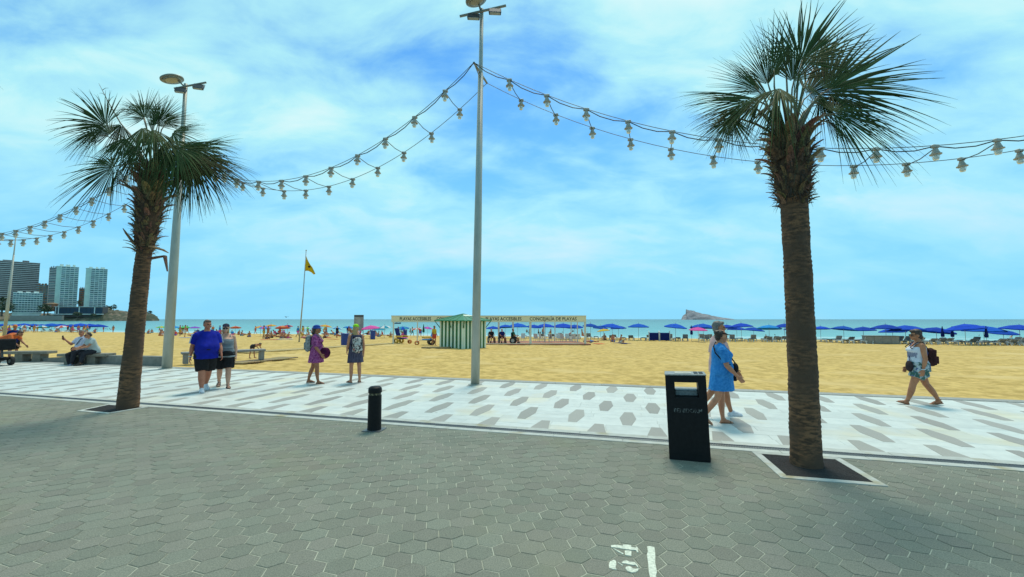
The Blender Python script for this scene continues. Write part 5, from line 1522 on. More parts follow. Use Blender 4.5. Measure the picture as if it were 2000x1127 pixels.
# woman in the light blue dress, walking right past the bin
p = at(1411, 829); D = person('woman in a light blue dress walking right past the litter bin', p, 80)
f = Fig(1.57, gh=1.15, gw=1.22, gc=1.12, belly=.06, bust=.06, legg=1.0, armg=1.12, legs=((4, 2, 2), (-14, 22, 2)), arms=((16, 8, 22, 8), (12, 9, 30, 0)), head=(14, 8, 0), fpitch=(0, 26), neckfwd=.035)
f.body(M_sk_mid, D)
M_sky = cloth('blue denim dress', (.030, .20, .52), (.05, .27, .62), scale=24, amt=.8)
f.garment('dress', M_sky, D, [f.g_torso(.0, .535, .018), f.g_sleeves(.80, .026), f.g_skirt(.19, -.285, .195, .215, .005, wave=.06)], fold=.010, fs=10)
f.hair(M_hair_dark, D, [((0, .035, .03), (.080, .088, .085)), ((0, .105, .055), (.05, .045, .045)), ((0, .07, -.03), (.06, .05, .06))], fold=.010)
f.hair(cloth('dark visor', (.03, .012, .012), (.05, .02, .02)), D, [((0, .005, .052), (.082, .097, .028)), ((0, -.115, .046), (.070, .062, .009))], name='sun_visor', fold=0)
f.sandals(M_sand_br, D, two=False)
cb = empty('crossbody_bag', D.location, 0, label='small black crossbody bag at the hip of the woman in the light blue dress', cat='bag'); cb.rotation_euler = D.rotation_euler
mb = MB(); hw, hd, cy = f.ring(.08); mb.ball(f.W((-.05, cy - hd - .05, .12)), (.075, .05, .085), 14, 10); mobj('bag_body', voxmesh(mb, 'bag_body', M_black, .01, 2), cb)
mb = MB(); g_ = .030
mb.tube([f.W(q) for q in ((-.06, cy - hd - .05, .17), (-.20 * 1.12, -.05, .20), (-.215, .04, .28), (-.17, .13, .40), (-.06, .125, .50), (.07, .05, .575), (.10, -.08, .53), (.04, -.165, .42), (-.04, -.19, .28), (-.05, cy - hd - .07, .18))], .0105, 6); mb.build('strap', M_black, cb)
ph = empty('sunglasses_case', f.W((0, 0, 0)), label='small dark object held in the hand of the woman in the light blue dress', cat='case')
w_ = f.J['wri', 0] + f.J['hd', 0] * .10; ph.location = D.location + Matrix.Rotation(R(80), 3, 'Z') @ f.W(w_)
mb = MB(); mb.box((0, -.02, 0), (.05, .07, .09), bev=.01); mb.build('case_body', M_black, ph)

# man in the pink shirt, hidden behind her
p = at(1421, 812); D = person('grey haired man in a pale pink shirt behind the woman in light blue', p, 78)
D.location = at(1408, 814); f = Fig(1.74, gh=1.05, gw=1.2, gc=1.12, belly=.06, legg=1.0, armg=1.05, sh=.185, legs=((16, 4, 2), (-20, 16, 2)), arms=((-12, 8, 14, 0), (14, 8, 20, 0)), head=(6, 0, 0), fpitch=(-4, 22))
f.body(M_sk_tan, D)
f.hair(M_hair_grey, D, HAIR_SHORT, fold=.008)
f.garment('shirt', cloth('pale pink shirt', (.62, .40, .38), (.55, .34, .33), scale=6), D, [f.g_torso(-.10, .53, .018, .05), f.g_sleeves(.85, .026)], fold=.011)
f.garment('shorts', cloth('pale shorts', (.55, .54, .46), (.46, .45, .38)), D, [f.g_torso(-.11, .08, .014), f.g_legs(.92, .028)], fold=.008)
f.sneakers(M_shoe_white, D)

# woman striding to the left
p = at(1800, 790); D = person('woman in a white vest and leaf print shorts striding to the left with a backpack', p, -112)
f = Fig(1.58, gh=1.20, gw=1.16, gc=1.12, belly=.04, bust=.07, legg=1.12, armg=1.12, legs=((24, 6, 2), (-20, 10, 2)), arms=((-4, 10, 18, 0), (6, 8, 26, 10)), head=(10, 4, 0), fpitch=(-16, 14), neckfwd=.03)
f.body(M_sk_tan, D)
M_wvest = cloth('white vest', (.62, .64, .70), (.54, .56, .62), scale=8)
f.garment('vest', M_wvest, D, [f.g_torso(-.03, .43, .013)], fold=.007)
for sd in (-1, 1): f.strap('shoulder_strap', M_wvest, D, [(sd * .085, -.115, .42), (sd * .09, -.08, .48), (sd * .095, .0, .53), (sd * .09, .075, .49), (sd * .085, .10, .42)], .022)
mb = MB(); hw, hd, cy = f.ring(.27)
for q in range(26):
    a = -math.pi / 2 + R(-62 + 5 * q); c_ = f.W((math.cos(a) * (hw + .018), cy + math.sin(a) * (hd + .030), .255 + .03 * math.sin(q * 2.3))); mb.box(c_, (.022, .010, .07 + .03 * math.sin(q * 1.7)), rz=a + math.pi / 2)
mb.build('print', cloth('faded print', (.26, .27, .36)), D)
M_leafp = cloth('leaf print', (.42, .48, .50), (.05, .12, .10), scale=13, amt=1.0, c3=(.07, .12, .26), c3scale=9, c3lo=.56, c3hi=.62)
f.garment('shorts', M_leafp, D, [f.g_torso(-.11, .10, .020), f.g_legs(.62, .040, flare=.02)], fold=.010)
f.hair(M_hair_dark, D, [((0, .030, .045), (.086, .096, .092)), ((0, .060, -.025), (.082, .066, .08)), ((0, -.040, .086), (.070, .060, .040))], fold=.010)
f.glasses(M_shades, D)
f.sandals(M_sand_br, D, ankle=True)
backpack(f, D, cloth('maroon backpack', (.065, .022, .022), (.035, .015, .015), scale=8, amt=.9), 'dark maroon backpack on the striding woman in the white vest', z=.20, h=.38, w=.27)
wb = empty('waist_bag', D.location, 0, label='dark brown pouch slung in front of the striding woman in the white vest', cat='bag'); wb.rotation_euler = D.rotation_euler
mb = MB(); hw, hd, cy = f.ring(.04); mb.ball(f.W((.10, cy - hd - .045, .0)), (.105, .055, .115), 14, 10); mobj('bag_body', voxmesh(mb, 'bag_body', cloth('dark pouch', (.04, .028, .03)), .012, 2), wb)
mb = MB(); mb.tube([f.W(q) for q in ((.10, cy - hd - .04, .10), (.03, -.175, .26), (-.05, -.165, .40), (-.09, -.08, .50), (-.09, .02, .545), (-.02, .11, .46), (.10, .13, .30), (.175, .06, .14), (.16, -.10, .05))], .010, 6, sq=(1, .6)); mb.build('strap', cloth('blue strap', (.05, .08, .22)), wb)
mb = MB(); w_ = f.J['wri', 0]; d_ = f.J['hd', 0]; mb.tube([f.W(w_ + Vector((.031 * math.cos(a), .031 * math.sin(a), .012))) for a in [2 * math.pi * q / 12 for q in range(13)]], .008, 6); mb.build('bracelet', M_shoe_white, D)

# couple on the concrete bench
sb = at(168, 711); 
p = at(160, 711.5); D = person('grey haired man in a white polo on the bench holding up a phone', p, -8)
f = Fig(1.74, gh=1.10, gw=1.30, gc=1.15, belly=.07, legg=1.0, armg=1.05, sh=.185, lean=6, legs=((80, 70, 6), (74, 88, 8)), arms=((20, 10, 50, 20), (40, 14, 95, 0)), head=(24, -2, 0), hipz=.53)
f.body(M_sk_red, D); f.hair(M_hair_grey, D, HAIR_CROP, fold=.003)
f.garment('polo', cloth('white polo', (.56, .56, .64), (.46, .46, .54), scale=9, amt=.7), D, [f.g_torso(-.06, .53, .018), f.g_sleeves(.80, .024)], fold=.012)
M_trs = cloth('dark trousers', (.022, .022, .028), (.035, .035, .04))
f.garment('trousers', M_trs, D, [f.g_torso(-.10, .06, .012), f.g_legs(1.93, .022)], fold=.010)
f.sneakers(cloth('blue grey trainer', (.24, .28, .36), (.16, .19, .25)), D, M_shoe_white)
f.strap('bag_strap', M_black, D, [(.12, .02, .53), (.09, -.12, .46), (.0, -.19, .30), (-.10, -.20, .14), (-.17, -.10, .04)], .022)
w_ = f.J['wri', 1] + f.J['hd', 1] * .10
phn = empty('mobile_phone', D.location + Matrix.Rotation(R(-8), 3, 'Z') @ f.W(w_), R(-8), label='dark phone in the raised hand of the grey haired man on the bench', cat='phone')
mb = MB(); mb.box((0, -.02, .03), (.075, .010, .15), bev=.004); mb.build('case', M_black, phn)
bgm = empty('satchel', D.location, label='black satchel at the waist of the grey haired man on the bench', cat='bag'); bgm.rotation_euler = D.rotation_euler
mb = MB(); mb.ball(f.W((-.19, -.16, .06)), (.06, .12, .10), 12, 8); mb.build('bag_body', M_black, bgm, smooth=True)
p = at(184, 711.5); D = person('dark haired woman in a pale grey t-shirt and sunglasses leaning on the bench', p, -22)
f = Fig(1.64, gh=1.12, gw=1.15, gc=1.08, bust=.05, legg=.98, lean=22, legs=((80, 62, 5), (76, 84, 5)), arms=((34, 6, 40, 18), (30, 6, 48, 16)), head=(-6, 0, 0), hipz=.53)
f.body(M_sk_mid, D)
f.hair(M_hair_dark, D, [((0, .030, .035), (.079, .09, .085)), ((0, .09, -.02), (.05, .05, .06)), ((0, .05, -.01), (.075, .06, .06))], fold=.006); f.glasses(M_shades, D)
f.garment('shirt', cloth('pale grey tee', (.44, .48, .46), (.36, .40, .38), scale=8), D, [f.g_torso(-.08, .53, .016), f.g_sleeves(.62, .026)], fold=.011)
f.garment('trousers', M_trs, D, [f.g_torso(-.10, .05, .012), f.g_legs(1.93, .020)], fold=.010)
f.sneakers(cloth('dark trainer', (.08, .06, .05)), D)

# child bending over in the sand behind the steel bench
p = on_sand(492, 699.5); D = person('child in a dark swimsuit bending down in the sand behind the steel bench', p, 78)
f = Fig(1.12, gh=.92, gw=.95, gc=.92, legg=.85, armg=.85, sh=.15, lean=78, legs=((10, 4, 4), (-6, 2, 4)), arms=((25, 6, 10, 0), (40, 6, 14, 0)), head=(0, -20, 0))
f.body(M_sk_tan, D, vox=.010, dec=.6); f.hair(M_hair_brown, D, HAIR_SHORT, vox=.012)
f.garment('swimsuit', cloth('dark swimsuit', (.045, .045, .06), (.03, .03, .04)), D, [f.g_torso(-.09, .36, .012), f.g_legs(.35, .012)], vox=.012)
# ------------------------------------------------------------------ beach: flag, signs, bins, parasols, loungers, crowd
def smat(name, c, **k): return cloth(name, c, tuple(v * .75 for v in c), scale=3, **k)
M_blue_par = smat('parasol blue', (0.008, 0.075, 0.46), rnd=.22, hue=.03); M_sky_par = smat('parasol sky blue', (0.02, 0.25, 0.62)); M_pink_par = smat('parasol pink', (0.72, 0.10, 0.36)); M_red_par = smat('parasol red', (0.62, 0.08, 0.06))
M_green_par = smat('parasol green', (0.08, 0.52, 0.12)); M_yel_par = smat('parasol yellow', (0.68, 0.45, 0.05)); M_orange_par = smat('parasol orange', (0.68, 0.22, 0.08)); M_purple_par = smat('parasol purple', (0.26, 0.10, 0.50)); M_white_par = smat('parasol white', (0.66, 0.68, 0.66)); M_dkgreen = smat('folded green', (0.015, 0.10, 0.06)); M_navy = smat('navy cover', (0.008, 0.02, 0.13)); M_teal_par = smat('parasol teal', (0.03, 0.30, 0.42)); M_cream_par = smat('parasol cream', (.58, .46, .24))
M_ppole = mat('parasol pole', (0.42, 0.42, 0.40), rough=.4, metal=.3)
_par = {}
def parasol(px, n, r, h, m, label, group=None, tilt=0.0, m2=None, folded=False):
    p = sand_at_n(px, n)
    root = empty('beach_parasol', p, rng.uniform(0, 6.28), label=label, cat='parasol', group=group)
    key = (m.name, m2.name if m2 else '', folded)
    if key not in _par:
        s = MB(); N = 8 if not m2 else 10
        if folded:
            s.lathe([(.03, 1.0), (.13, .35), (.17, .0), (.14, -.18)], 10)
        else:
            for k in range(N):
                a0, a1 = 2 * math.pi * k / N, 2 * math.pi * (k + 1) / N; am = (a0 + a1) / 2
                P_ = lambda a, rr, z: (rr * math.cos(a), rr * math.sin(a), z)
                q = [(0, 0, .30), P_(a0, .5, .20), P_(am, .49, .185), P_(a1, .5, .20), P_(a0, 1, .0), P_(am, .95, -.02), P_(a1, 1, .0), P_(a0, 1.0, -.07), P_(am, .95, -.08), P_(a1, 1.0, -.07)]
                s.add(q, [[0, 1, 2], [0, 2, 3], [1, 4, 5, 2], [2, 5, 6, 3], [4, 7, 8, 5], [5, 8, 9, 6]], (k % 2) if m2 else 0)
        cm = s.mesh('canopy', [m, m2] if m2 else m)
        s = MB(); s.tube([(0, 0, -1), (0, 0, .34 if not folded else .2)], .022, 6); pm = s.mesh('pole', M_ppole)
        _par[key] = (cm, pm)
    cm, pm = _par[key]
    z1 = h - .30 * r if not folded else 1.0
    c = mobj('canopy', cm, root, (0, 0, z1)); c.scale = (r, r, r) if not folded else (1, 1, 1); c.rotation_euler = (tilt, 0, 0)
    q = mobj('pole', pm, root, (0, 0, z1)); q.scale = (1, 1, z1)
    return root
def hgt(px, n, ytop):
    p = sand_at_n(px, n)
    return max(1.5, min(3.0, atd(px, ytop, p.y).z - p.z))
BL = [(963, 64, 637, 26), (987, 63, 634, 34), (1011, 60, 631, 44), (1043, 65, 634, 30), (1065, 61, 632, 40), (1100, 61, 631.5, 46), (1122, 66, 634, 36), (1153, 61, 632, 34), (1172, 66, 636, 26),
      (1195, 61, 632, 46), (1207, 66, 636, 34), (1246, 60, 632, 42), (1318, 60, 632, 46), (1372, 61, 632, 52), (1418, 66, 634, 40), (1446, 61, 631, 44), (1437, 68, 638, 36), (1470, 67, 639, 40), (1530, 62, 632, 34), (1547, 66, 638, 36),
      (1600, 67, 637, 30), (1645, 63, 636.5, 44), (1683, 64, 638, 44), (1727, 60, 633.5, 50), (1765, 61, 635, 64), (1825, 65, 639, 62), (1881, 58, 632.5, 66), (1917, 61, 636, 66), (1955, 66, 644, 46), (1987, 60, 634, 60), (1740, 67, 641, 46)]
cnt = {}
for px, n, yt, w in sorted(BL):
    if px < 1175: z, t = 'a', 'blue parasol seen through the open pavilion, {} from its left'
    elif px < 1580: z, t = 'b', 'blue parasol right of the open pavilion, {} towards the straight palm'
    else: z, t = 'c', 'blue parasol right of the straight palm trunk, {} towards the frame edge'
    cnt[z] = cnt.get(z, -1) + 1
    p = sand_at_n(px, n)
    parasol(px, n, max(1.15, min(2.3, w / FPX * p.y / 2 * .95)), hgt(px, n, yt), M_blue_par, t.format(ORD[cnt[z]]), 'blue rental parasols', tilt=rng.uniform(-.11, .11))
for px, n, yt, w, m, m2, lab in ((1500, 62, 634.5, 44, M_sky_par, None, 'bright sky blue parasol just left of the straight palm trunk'), (1362, 56, 639, 34, M_pink_par, None, 'pink parasol beside the grey haired man in pink'), (1178, 58, 643, 16, M_yel_par, None, 'small yellow parasol at the right end of the pavilion'),
      (725, 52, 635.5, 36, M_pink_par, None, 'large pink parasol right of the beach notice board'), (752, 56, 635.5, 28, M_white_par, M_teal_par, 'white and teal parasol beside the large pink one'), (741, 62, 641, 26, M_teal_par, None, 'teal parasol under the white one right of the notice board'),
      (787, 62, 637.5, 26, M_blue_par, M_teal_par, 'blue and teal parasol seen through the left end of the pavilion'), (815, 64, 640, 18, M_red_par, M_white_par, 'red and white parasol left of the striped kiosk'), (836, 66, 638, 16, M_pink_par, M_purple_par, 'pink and purple parasol touching the left side of the kiosk'),
      (683, 62, 637, 22, M_blue_par, M_sky_par, 'two tone blue parasol left of the notice board'), (660, 66, 640, 20, M_white_par, M_sky_par, 'white and sky blue parasol right of the blue bucket hat'), (637, 57, 634, 24, M_yel_par, M_orange_par, 'yellow and orange parasol just right of the blue bucket hat'),
      (600, 66, 641, 16, M_green_par, M_white_par, 'small green and white parasol left of the blue bucket hat'), (554, 54, 636, 28, M_red_par, M_orange_par, 'red parasol left of the flagpole'), (563, 60, 634.5, 20, M_navy, M_red_par, 'dark blue and red parasol behind the red one by the flagpole'),
      (531, 60, 633.5, 18, M_orange_par, M_yel_par, 'orange parasol between the steel bench and the flagpole'), (519, 55, 637, 22, M_pink_par, M_sky_par, 'multicoloured pink and blue parasol above the end of the steel bench'), (511, 57, 636.5, 18, M_yel_par, M_orange_par, 'yellow parasol leaning beside the multicoloured one'),
      (462, 62, 637, 20, M_orange_par, M_red_par, 'thin orange parasol right of the blond woman in the cap'), (363, 66, 637.5, 22, M_green_par, M_green_par, 'bright green parasol left of the man in the blue shirt'), (383, 64, 638, 20, M_purple_par, M_purple_par, 'purple parasol touching the shoulder of the man in the blue shirt'),
      (345, 68, 640, 16, M_sky_par, M_sky_par, 'sky blue parasol right of the pale lamp post'), (318, 70, 640, 18, M_green_par, M_yel_par, 'green parasol between the shaggy palm and the pale lamp post'), (22, 62, 637, 20, M_cream_par, M_yel_par, 'cream yellow parasol beside the far lamp post'), (48, 60, 639, 20, M_teal_par, M_white_par, 'pale teal parasol right of the cream yellow one'),
      (86, 66, 636, 22, M_white_par, M_teal_par, 'white parasol above the concrete benches'), (123, 66, 638, 20, M_red_par, M_white_par, 'pale red parasol above the seated couple')):
    p = sand_at_n(px, n)
    parasol(px, n, max(.85, w / FPX * p.y / 2), hgt(px, n, yt), m, lab, 'private beach parasols', tilt=rng.uniform(-.16, .16), m2=m2)
for px, n, m, lab in ((828, 58, M_dkgreen, 'folded dark green parasol left of the kiosk'), (1837, 60, M_navy, 'folded navy parasol right of the striding woman'), (1856, 60, M_navy, 'second folded navy parasol right of the striding woman'), (1922, 57, M_navy, 'folded navy parasol under the wide blue one near the right edge'), (1349, 60, M_navy, 'folded navy parasol left of the grey haired man')):
    parasol(px, n, 1, 2, m, lab, 'folded parasols', folded=True)
for k, px in enumerate((-12, 8, 31, 50, 68, 84, 104, 120, 142, 160, 178, 194)):
    n = 72 + (k % 3) * 2; parasol(px, n, 1.9, hgt(px, n, 631.5 + (k % 3) * .8), M_blue_par, ORD[k] + ' blue parasol from the left edge in the far row left of the shaggy palm', 'far blue parasols on the left')

# loungers
M_frame = mat('white lounger frame', (0.58, 0.60, 0.58), rough=.5); M_matt = cloth('blue grey lounger cloth', (0.30, 0.35, 0.42), (.16, .20, .28))
def lounger_mesh(back):
    s = MB()
    for y in (-.30, .30):
        s.box((0, y, .30), (1.9, .06, .09))
        for x, dx in ((-.75, -.18), (.7, .16)): s.tube([(x, y, .30), (x + dx, y, 0)], .05, 5)
        s.tube([(.35, y, .32), (.35 + .62 * math.cos(back), y, .32 + .62 * math.sin(back))], .024, 5); s.tube([(.62, y, .3), (.35 + .5 * math.cos(back), y, .32 + .5 * math.sin(back))], .018, 5)
    s.box((-.93, 0, .30), (.05, .62, .06))
    fm = s.mesh('sun_lounger', M_frame); s = MB(); s.box((-.28, 0, .325), (1.25, .56, .035))
    c, n_ = math.cos(back), math.sin(back); s.box((.35 + .33 * c, 0, .335 + .33 * n_), (.66, .56, .035), M=Matrix.Rotation(-back, 4, 'Y'))
    return fm, s.mesh('mattress', M_matt)
LM = [lounger_mesh(R(a)) for a in (8, 32, 52)]
def ORDN(i): return ORD[i] if i < len(ORD) else 'far end one'
def lounger(p, yaw, label, group, k=None):
    fm, mm = LM[rng.randrange(3) if k is None else k]
    o = mobj('sun_lounger', fm, None, p, yaw); tag(o, label, 'sun lounger', group); mobj('mattress', mm, o); return o
def row(u0, u1, n, step, label, group, gap=.1, flip=0.0):
    u = u0; i_ = 0
    while u < u1:
        x, y = un2xy(u, n + rng.uniform(-.25, .25))
        if rng.random() > gap: lounger((x, y, sand_z(n) + .01), -TH + math.pi / 2 + math.pi + rng.uniform(-.08, .08) + flip, label.format(ORDN(i_)), group); i_ += 1
        u += step * rng.uniform(.92, 1.08) + (.5 if rng.random() < .3 else 0)
ua = lambda px, n: xy2un(*sand_at_n(px, n).xy)[0]
row(ua(1560, 59), ua(2040, 59), 59.0, .98, 'white framed sun lounger, {} in the front row right of the straight palm', 'sun loungers right of the straight palm', .06)
row(ua(1560, 62), ua(2040, 62), 62.2, .98, 'white framed sun lounger, {} in the second row right of the straight palm', 'sun loungers in the second row', .10)
row(ua(1560, 64), ua(2040, 64), 64.6, .98, 'white framed sun lounger, {} in the third row right of the straight palm', 'sun loungers in the third row', .12)
row(ua(1180, 61), ua(1540, 61), 60.5, 1.0, 'white framed sun lounger, {} between the pavilion and the straight palm', 'sun loungers right of the pavilion', .18)
row(ua(1030, 66), ua(1540, 66), 65.0, 1.05, 'white framed sun lounger, {} in the rear row behind the pavilion', 'sun loungers in the rear row', .25)
row(ua(-20, 68), ua(200, 68), 68.0, 2.2, 'sun lounger, {} in the far row left of the shaggy palm', 'far sun loungers on the left', .3)

# flagpole with the yellow flag
fb = on_sand(584, 668); 
ft = atd(598, 489, fb.y) - fb
fl = empty('flagpole', fb, label='thin leaning flagpole standing on the beach left of the blue bucket hat', cat='flagpole')
s = MB(); s.tube([(0, 0, -.2), ft * .5 + Vector((.05, 0, 0)), ft], [.075, .055, .035], 8); s.build('pole', M_ppole, fl, smooth=True)
s = MB(); s.ball(ft, .07, 8, 6); s.build('finial', M_ppole, fl)
flag = empty('flag', fb, label='yellow beach flag with a dark emblem hanging from the flagpole', cat='flag')
F = lambda px, py, d=0.0: atd(px, py, fb.y + d) - fb
M_yflag = cloth('yellow flag', (0.70, 0.43, 0.012), (.58, .34, .01), scale=4)
A_, B_ = F(598, 500), F(594.8, 529)
C_, D_ = F(606, 518), F(617, 536)
s = MB(); nn = 10; vs_ = []; fs_ = []
Q = [(F(598, 500), F(595, 529)), (F(601.5, 509, .1), F(602, 529, .1)), (F(606, 517, .0), F(608, 532, .0)), (F(610, 522, -.1), F(611, 535, -.1)), (F(616, 534.5, .05), F(613.5, 536.5, .05))]
for (a, b) in Q:
    for k in range(6): vs_.append(a.lerp(b, k / 5) + Vector((0, .05 * math.sin(k * 1.4), 0)))
for i in range(len(Q) - 1):
    for k in range(5): a = i * 6 + k; fs_.append([a, a + 6, a + 7, a + 1])
s.add(vs_, fs_); fo = s.build('cloth', M_yflag, flag, smooth=True)
s = MB(); c_ = F(604, 521, -.06)
s.lathe([(.01, 0), (.11, .006), (.11, .012)], 14, c_ + Vector((0, -.02, 0)), M=Matrix.Rotation(R(90), 4, 'X')); s.build('emblem', M_black, fo)

# notice board
nbp = on_sand(700, 661)
nb_ = empty('notice_board', nbp, label='tall grey beach notice board on two posts behind the lime cap', cat='sign')
zt_, zb_ = atd(700, 615, nbp.y).z - nbp.z, atd(700, 646, nbp.y).z - nbp.z; w_ = 18.5 / FPX * nbp.y
M_board = mat('notice board print', (0.27, 0.29, 0.28), c2=(.20, .22, .21), scale=3, rough=.5)
s = MB(); s.box((0, 0, (zt_ + zb_) / 2), (w_, .08, zt_ - zb_), bev=.01); s.build('panel', M_board, nb_)
s = MB(); s.box((0, -.045, zt_ - .14), (w_ * .98, .012, .26)); s.build('header', M_flood, nb_)
for k in range(7):
    s = MB(); s.box(((-.12 + .05 * (k % 3)) * w_, -.045, zt_ - .42 - .13 * k), (w_ * (.62 - .1 * (k % 3)), .01, .035)); s.build('text_line', M_pwhite, nb_)
for sd in (-1, 1):
    s = MB(); s.box((sd * w_ * .46, .06, zt_ / 2 - .1), (.07, .06, zt_ + .1)); s.build('post', M_flood, nb_)

# blue bins
M_bbin = mat('blue plastic bin', (0.008, 0.045, 0.26), c2=(.006, .035, .2), rough=.4)
for px, py, h, lab in ((673, 674, 23, 'blue beach bin just left of the lime cap woman'), (728, 663, 18, 'blue beach bin right of the lime cap woman'), (791, 659, 15, 'blue beach bin seen through the left bay of the pavilion')):
    p = on_sand(px, py); H_ = h / FPX * p.y
    r_ = empty('beach_bin', p, label=lab, cat='bin', group='blue bins on the sand')
    s = MB(); s.lathe([(.27, -.05), (.29, .02), (.31, H_ * .45), (.30, H_ * .46), (.315, H_ * .93)], 18); s.build('body', M_bbin, r_, smooth=False)
    s = MB(); s.lathe([(.335, H_ * .92), (.335, H_ * .97), (.28, H_)], 18); s.build('rim', M_bbin, r_)

# carts, boxes, chairs
M_plastic = mat('white plastic', (0.60, 0.60, 0.56), rough=.45); M_storage = mat('grey storage box', (0.27, 0.26, 0.23), c2=(.20, .19, .17), scale=4, rough=.8)
for px, lab in ((1276, 'left one of two blue trolleys with white arched frames'), (1297, 'right one of two blue trolleys with white arched frames')):
    p = sand_at_n(px, 58.5); r_ = empty('beach_trolley', p, -TH, label=lab, cat='trolley', group='blue trolleys by the loungers')
    s = MB(); s.box((0, .5, .55), (1.25, .9, .95), bev=.05); s.build('cover', M_navy, r_)
    for x in (-.6, .6):
        s = MB(); s.tube([(x, 0, 0), (x, 0, .8), (x, .12, 1.1), (x, .45, 1.22), (x, .9, 1.2), (x, 1.0, 0)], .05, 6); s.build('frame', M_plastic, r_)
p = sand_at_n(1720, 58.0); r_ = empty('storage_box', p, -TH, label='low grey storage counter among the loungers right of the straight palm', cat='box')
s = MB(); s.box((0, .5, .43), (3.1, .9, .86), bev=.03); s.build('body', M_storage, r_); s = MB(); s.box((0, .5, .89), (3.2, 1.05, .05)); s.build('lid', M_storage, r_)
for k in range(4): s = MB(); s.box((-1.14 + .76 * k, .04, .43), (.70, .03, .76)); s.build('panel', M_storage, r_)
def plastic_chair():
    root = bpy.data.objects.new('plastic_chair', None); link(root)
    s = MB(); s.box((0, 0, .43), (.46, .45, .03), bev=.01); s.build('seat', M_plastic, root)
    s = MB(); s.box((0, .23, .68), (.46, .03, .48), M=Matrix.Rotation(R(-12), 4, 'X'), bev=.01); s.build('backrest', M_plastic, root)
    for x in (-.2, .2):
        for y in (-.19, .2): s = MB(); s.tube([(x, y, .43), (x * 1.12, y * 1.12, 0)], .02, 5); s.build('leg', M_plastic, root)
        s = MB(); s.tube([(x * 1.15, -.18, .43), (x * 1.15, -.18, .64), (x * 1.15, .22, .64)], .02, 5); s.build('armrest', M_plastic, root)
    return root
pc0 = plastic_chair()
for k, (px, d) in enumerate(((1048, 5.6), (1058, 6.0), (1069, 4.6), (1077, 4.8), (1092, 6.2), (1100, 5.8), (1109, 6.4), (1118, 5.6), (1020, 6.5), (1127, 6.0))):
    c = pc0 if k == 0 else copy_tree(pc0)
    q = atd(px, 660, PY + d); n = xy2un(q.x, q.y)[1]; c.location = (q.x, q.y, sand_z(n) + .05); c.rotation_euler = (0, 0, rng.uniform(0, 6.28))
    tag(c, 'white plastic chair on the pavilion deck, ' + ORD[sorted((1048, 1058, 1069, 1077, 1092, 1100, 1109, 1118, 1020, 1127)).index(px)] + ' from the kiosk', 'chair', 'white chairs in the pavilion')
M_tyre = mat('black tyre', (0.015, 0.015, 0.015), rough=.8); M_yplastic = mat('yellow plastic', (0.62, 0.36, 0.02), rough=.5)
def wheel(s_, c, r, w, axis='X', seg=18):
    T = Matrix.Rotation(R(90), 4, 'Y' if axis == 'X' else 'X')
    s_.lathe([(r * .55, -w / 2), (r * .92, -w / 2), (r, -w * .25), (r, w * .25), (r * .92, w / 2), (r * .55, w / 2)], seg, c, M=T, cap=False)
def wheelchair(p, yaw, label, mseat, body=None):
    r_ = empty('wheelchair', p, yaw, label=label, cat='wheelchair', group='wheelchairs at the pavilion')
    for x in (-.30, .30):
        s = MB(); wheel(s, (x, .08, .30), .30, .06); w_ = s.build('wheel', M_tyre, r_); s = MB(); s.lathe([(.0, -.02), (.17, -.02), (.17, .02), (0, .02)], 12, (x, .08, .30), M=Matrix.Rotation(R(90), 4, 'Y')); s.build('hub', M_ppole, w_)
        s = MB(); wheel(s, (x * .8, -.42, .10), .10, .05); s.build('caster', M_tyre, r_)
        s = MB(); s.tube([(x, .22, .95), (x, .2, .5), (x, -.25, .48), (x * .85, -.45, .12)], .02, 6); s.build('side_frame', M_flood, r_)
    s = MB(); s.box((0, -.03, .50), (.5, .46, .07), bev=.02); s.build('seat', mseat, r_); s = MB(); s.box((0, .22, .78), (.5, .07, .52), bev=.02); s.build('backrest', mseat, r_)
    s = MB(); s.box((0, -.48, .12), (.42, .2, .03)); s.build('footrest', M_flood, r_)
    return r_
WC = []
for px, d, lab in ((960, 2.5, 'leftmost dark wheelchair in the pavilion beside the kiosk'), (981, 2.0, 'dark wheelchair in the pavilion, second right of the kiosk'), (1004, .9, 'nearest dark powered wheelchair at the front edge of the pavilion')):
    q = atd(px, 660, PY + d); n = xy2un(q.x, q.y)[1]; pz = Vector((q.x, q.y, sand_z(n) + .06)); WC.append((wheelchair(pz, R(20 + 30 * (px % 3)), lab, M_black), pz, R(20 + 30 * (px % 3))))
# yellow beach wheelchairs left of the kiosk
for px, py, yaw, mseat, lab in ((783, 671, R(70), M_navy, 'yellow amphibious beach chair with fat wheels under the left bay of the pavilion'), (836, 674, R(-70), M_sky_par, 'yellow beach chair with a tall blue back beside the lifeguard')):
    p = on_sand(px, py); r_ = empty('beach_wheelchair', p, yaw, label=lab, cat='wheelchair', group='yellow beach wheelchairs')
    for x in (-.45, .45):
        s = MB(); wheel(s, (x, .25, .26), .26, .24); s.build('wheel', M_yplastic if px < 800 else M_tyre, r_)
        s = MB(); s.lathe([(.28, -.1), (.31, 0), (.28, .1)], 12, (x * .95, -.2, .62), M=Matrix.Rotation(R(90), 4, 'X')) if False else s.box((x * .95, -.1, .66), (.16, .75, .16), bev=.05); s.build('armrest_float', M_yplastic, r_)
    s = MB(); wheel(s, (0, -.95, .2), .2, .2); s.build('front_wheel', M_orange_par, r_)
    s = MB(); s.tube([(0, -.95, .2), (0, -.7, .45), (0, .2, .4)], .035, 6); s.build('chassis', M_plastic, r_)
    s = MB(); s.box((0, -.12, .48), (.62, .75, .08), bev=.02); s.build('seat', mseat, r_); s = MB(); s.box((0, .36, .95), (.62, .08, 1.0), M=Matrix.Rotation(R(-18), 4, 'X'), bev=.02); s.build('backrest', mseat, r_)

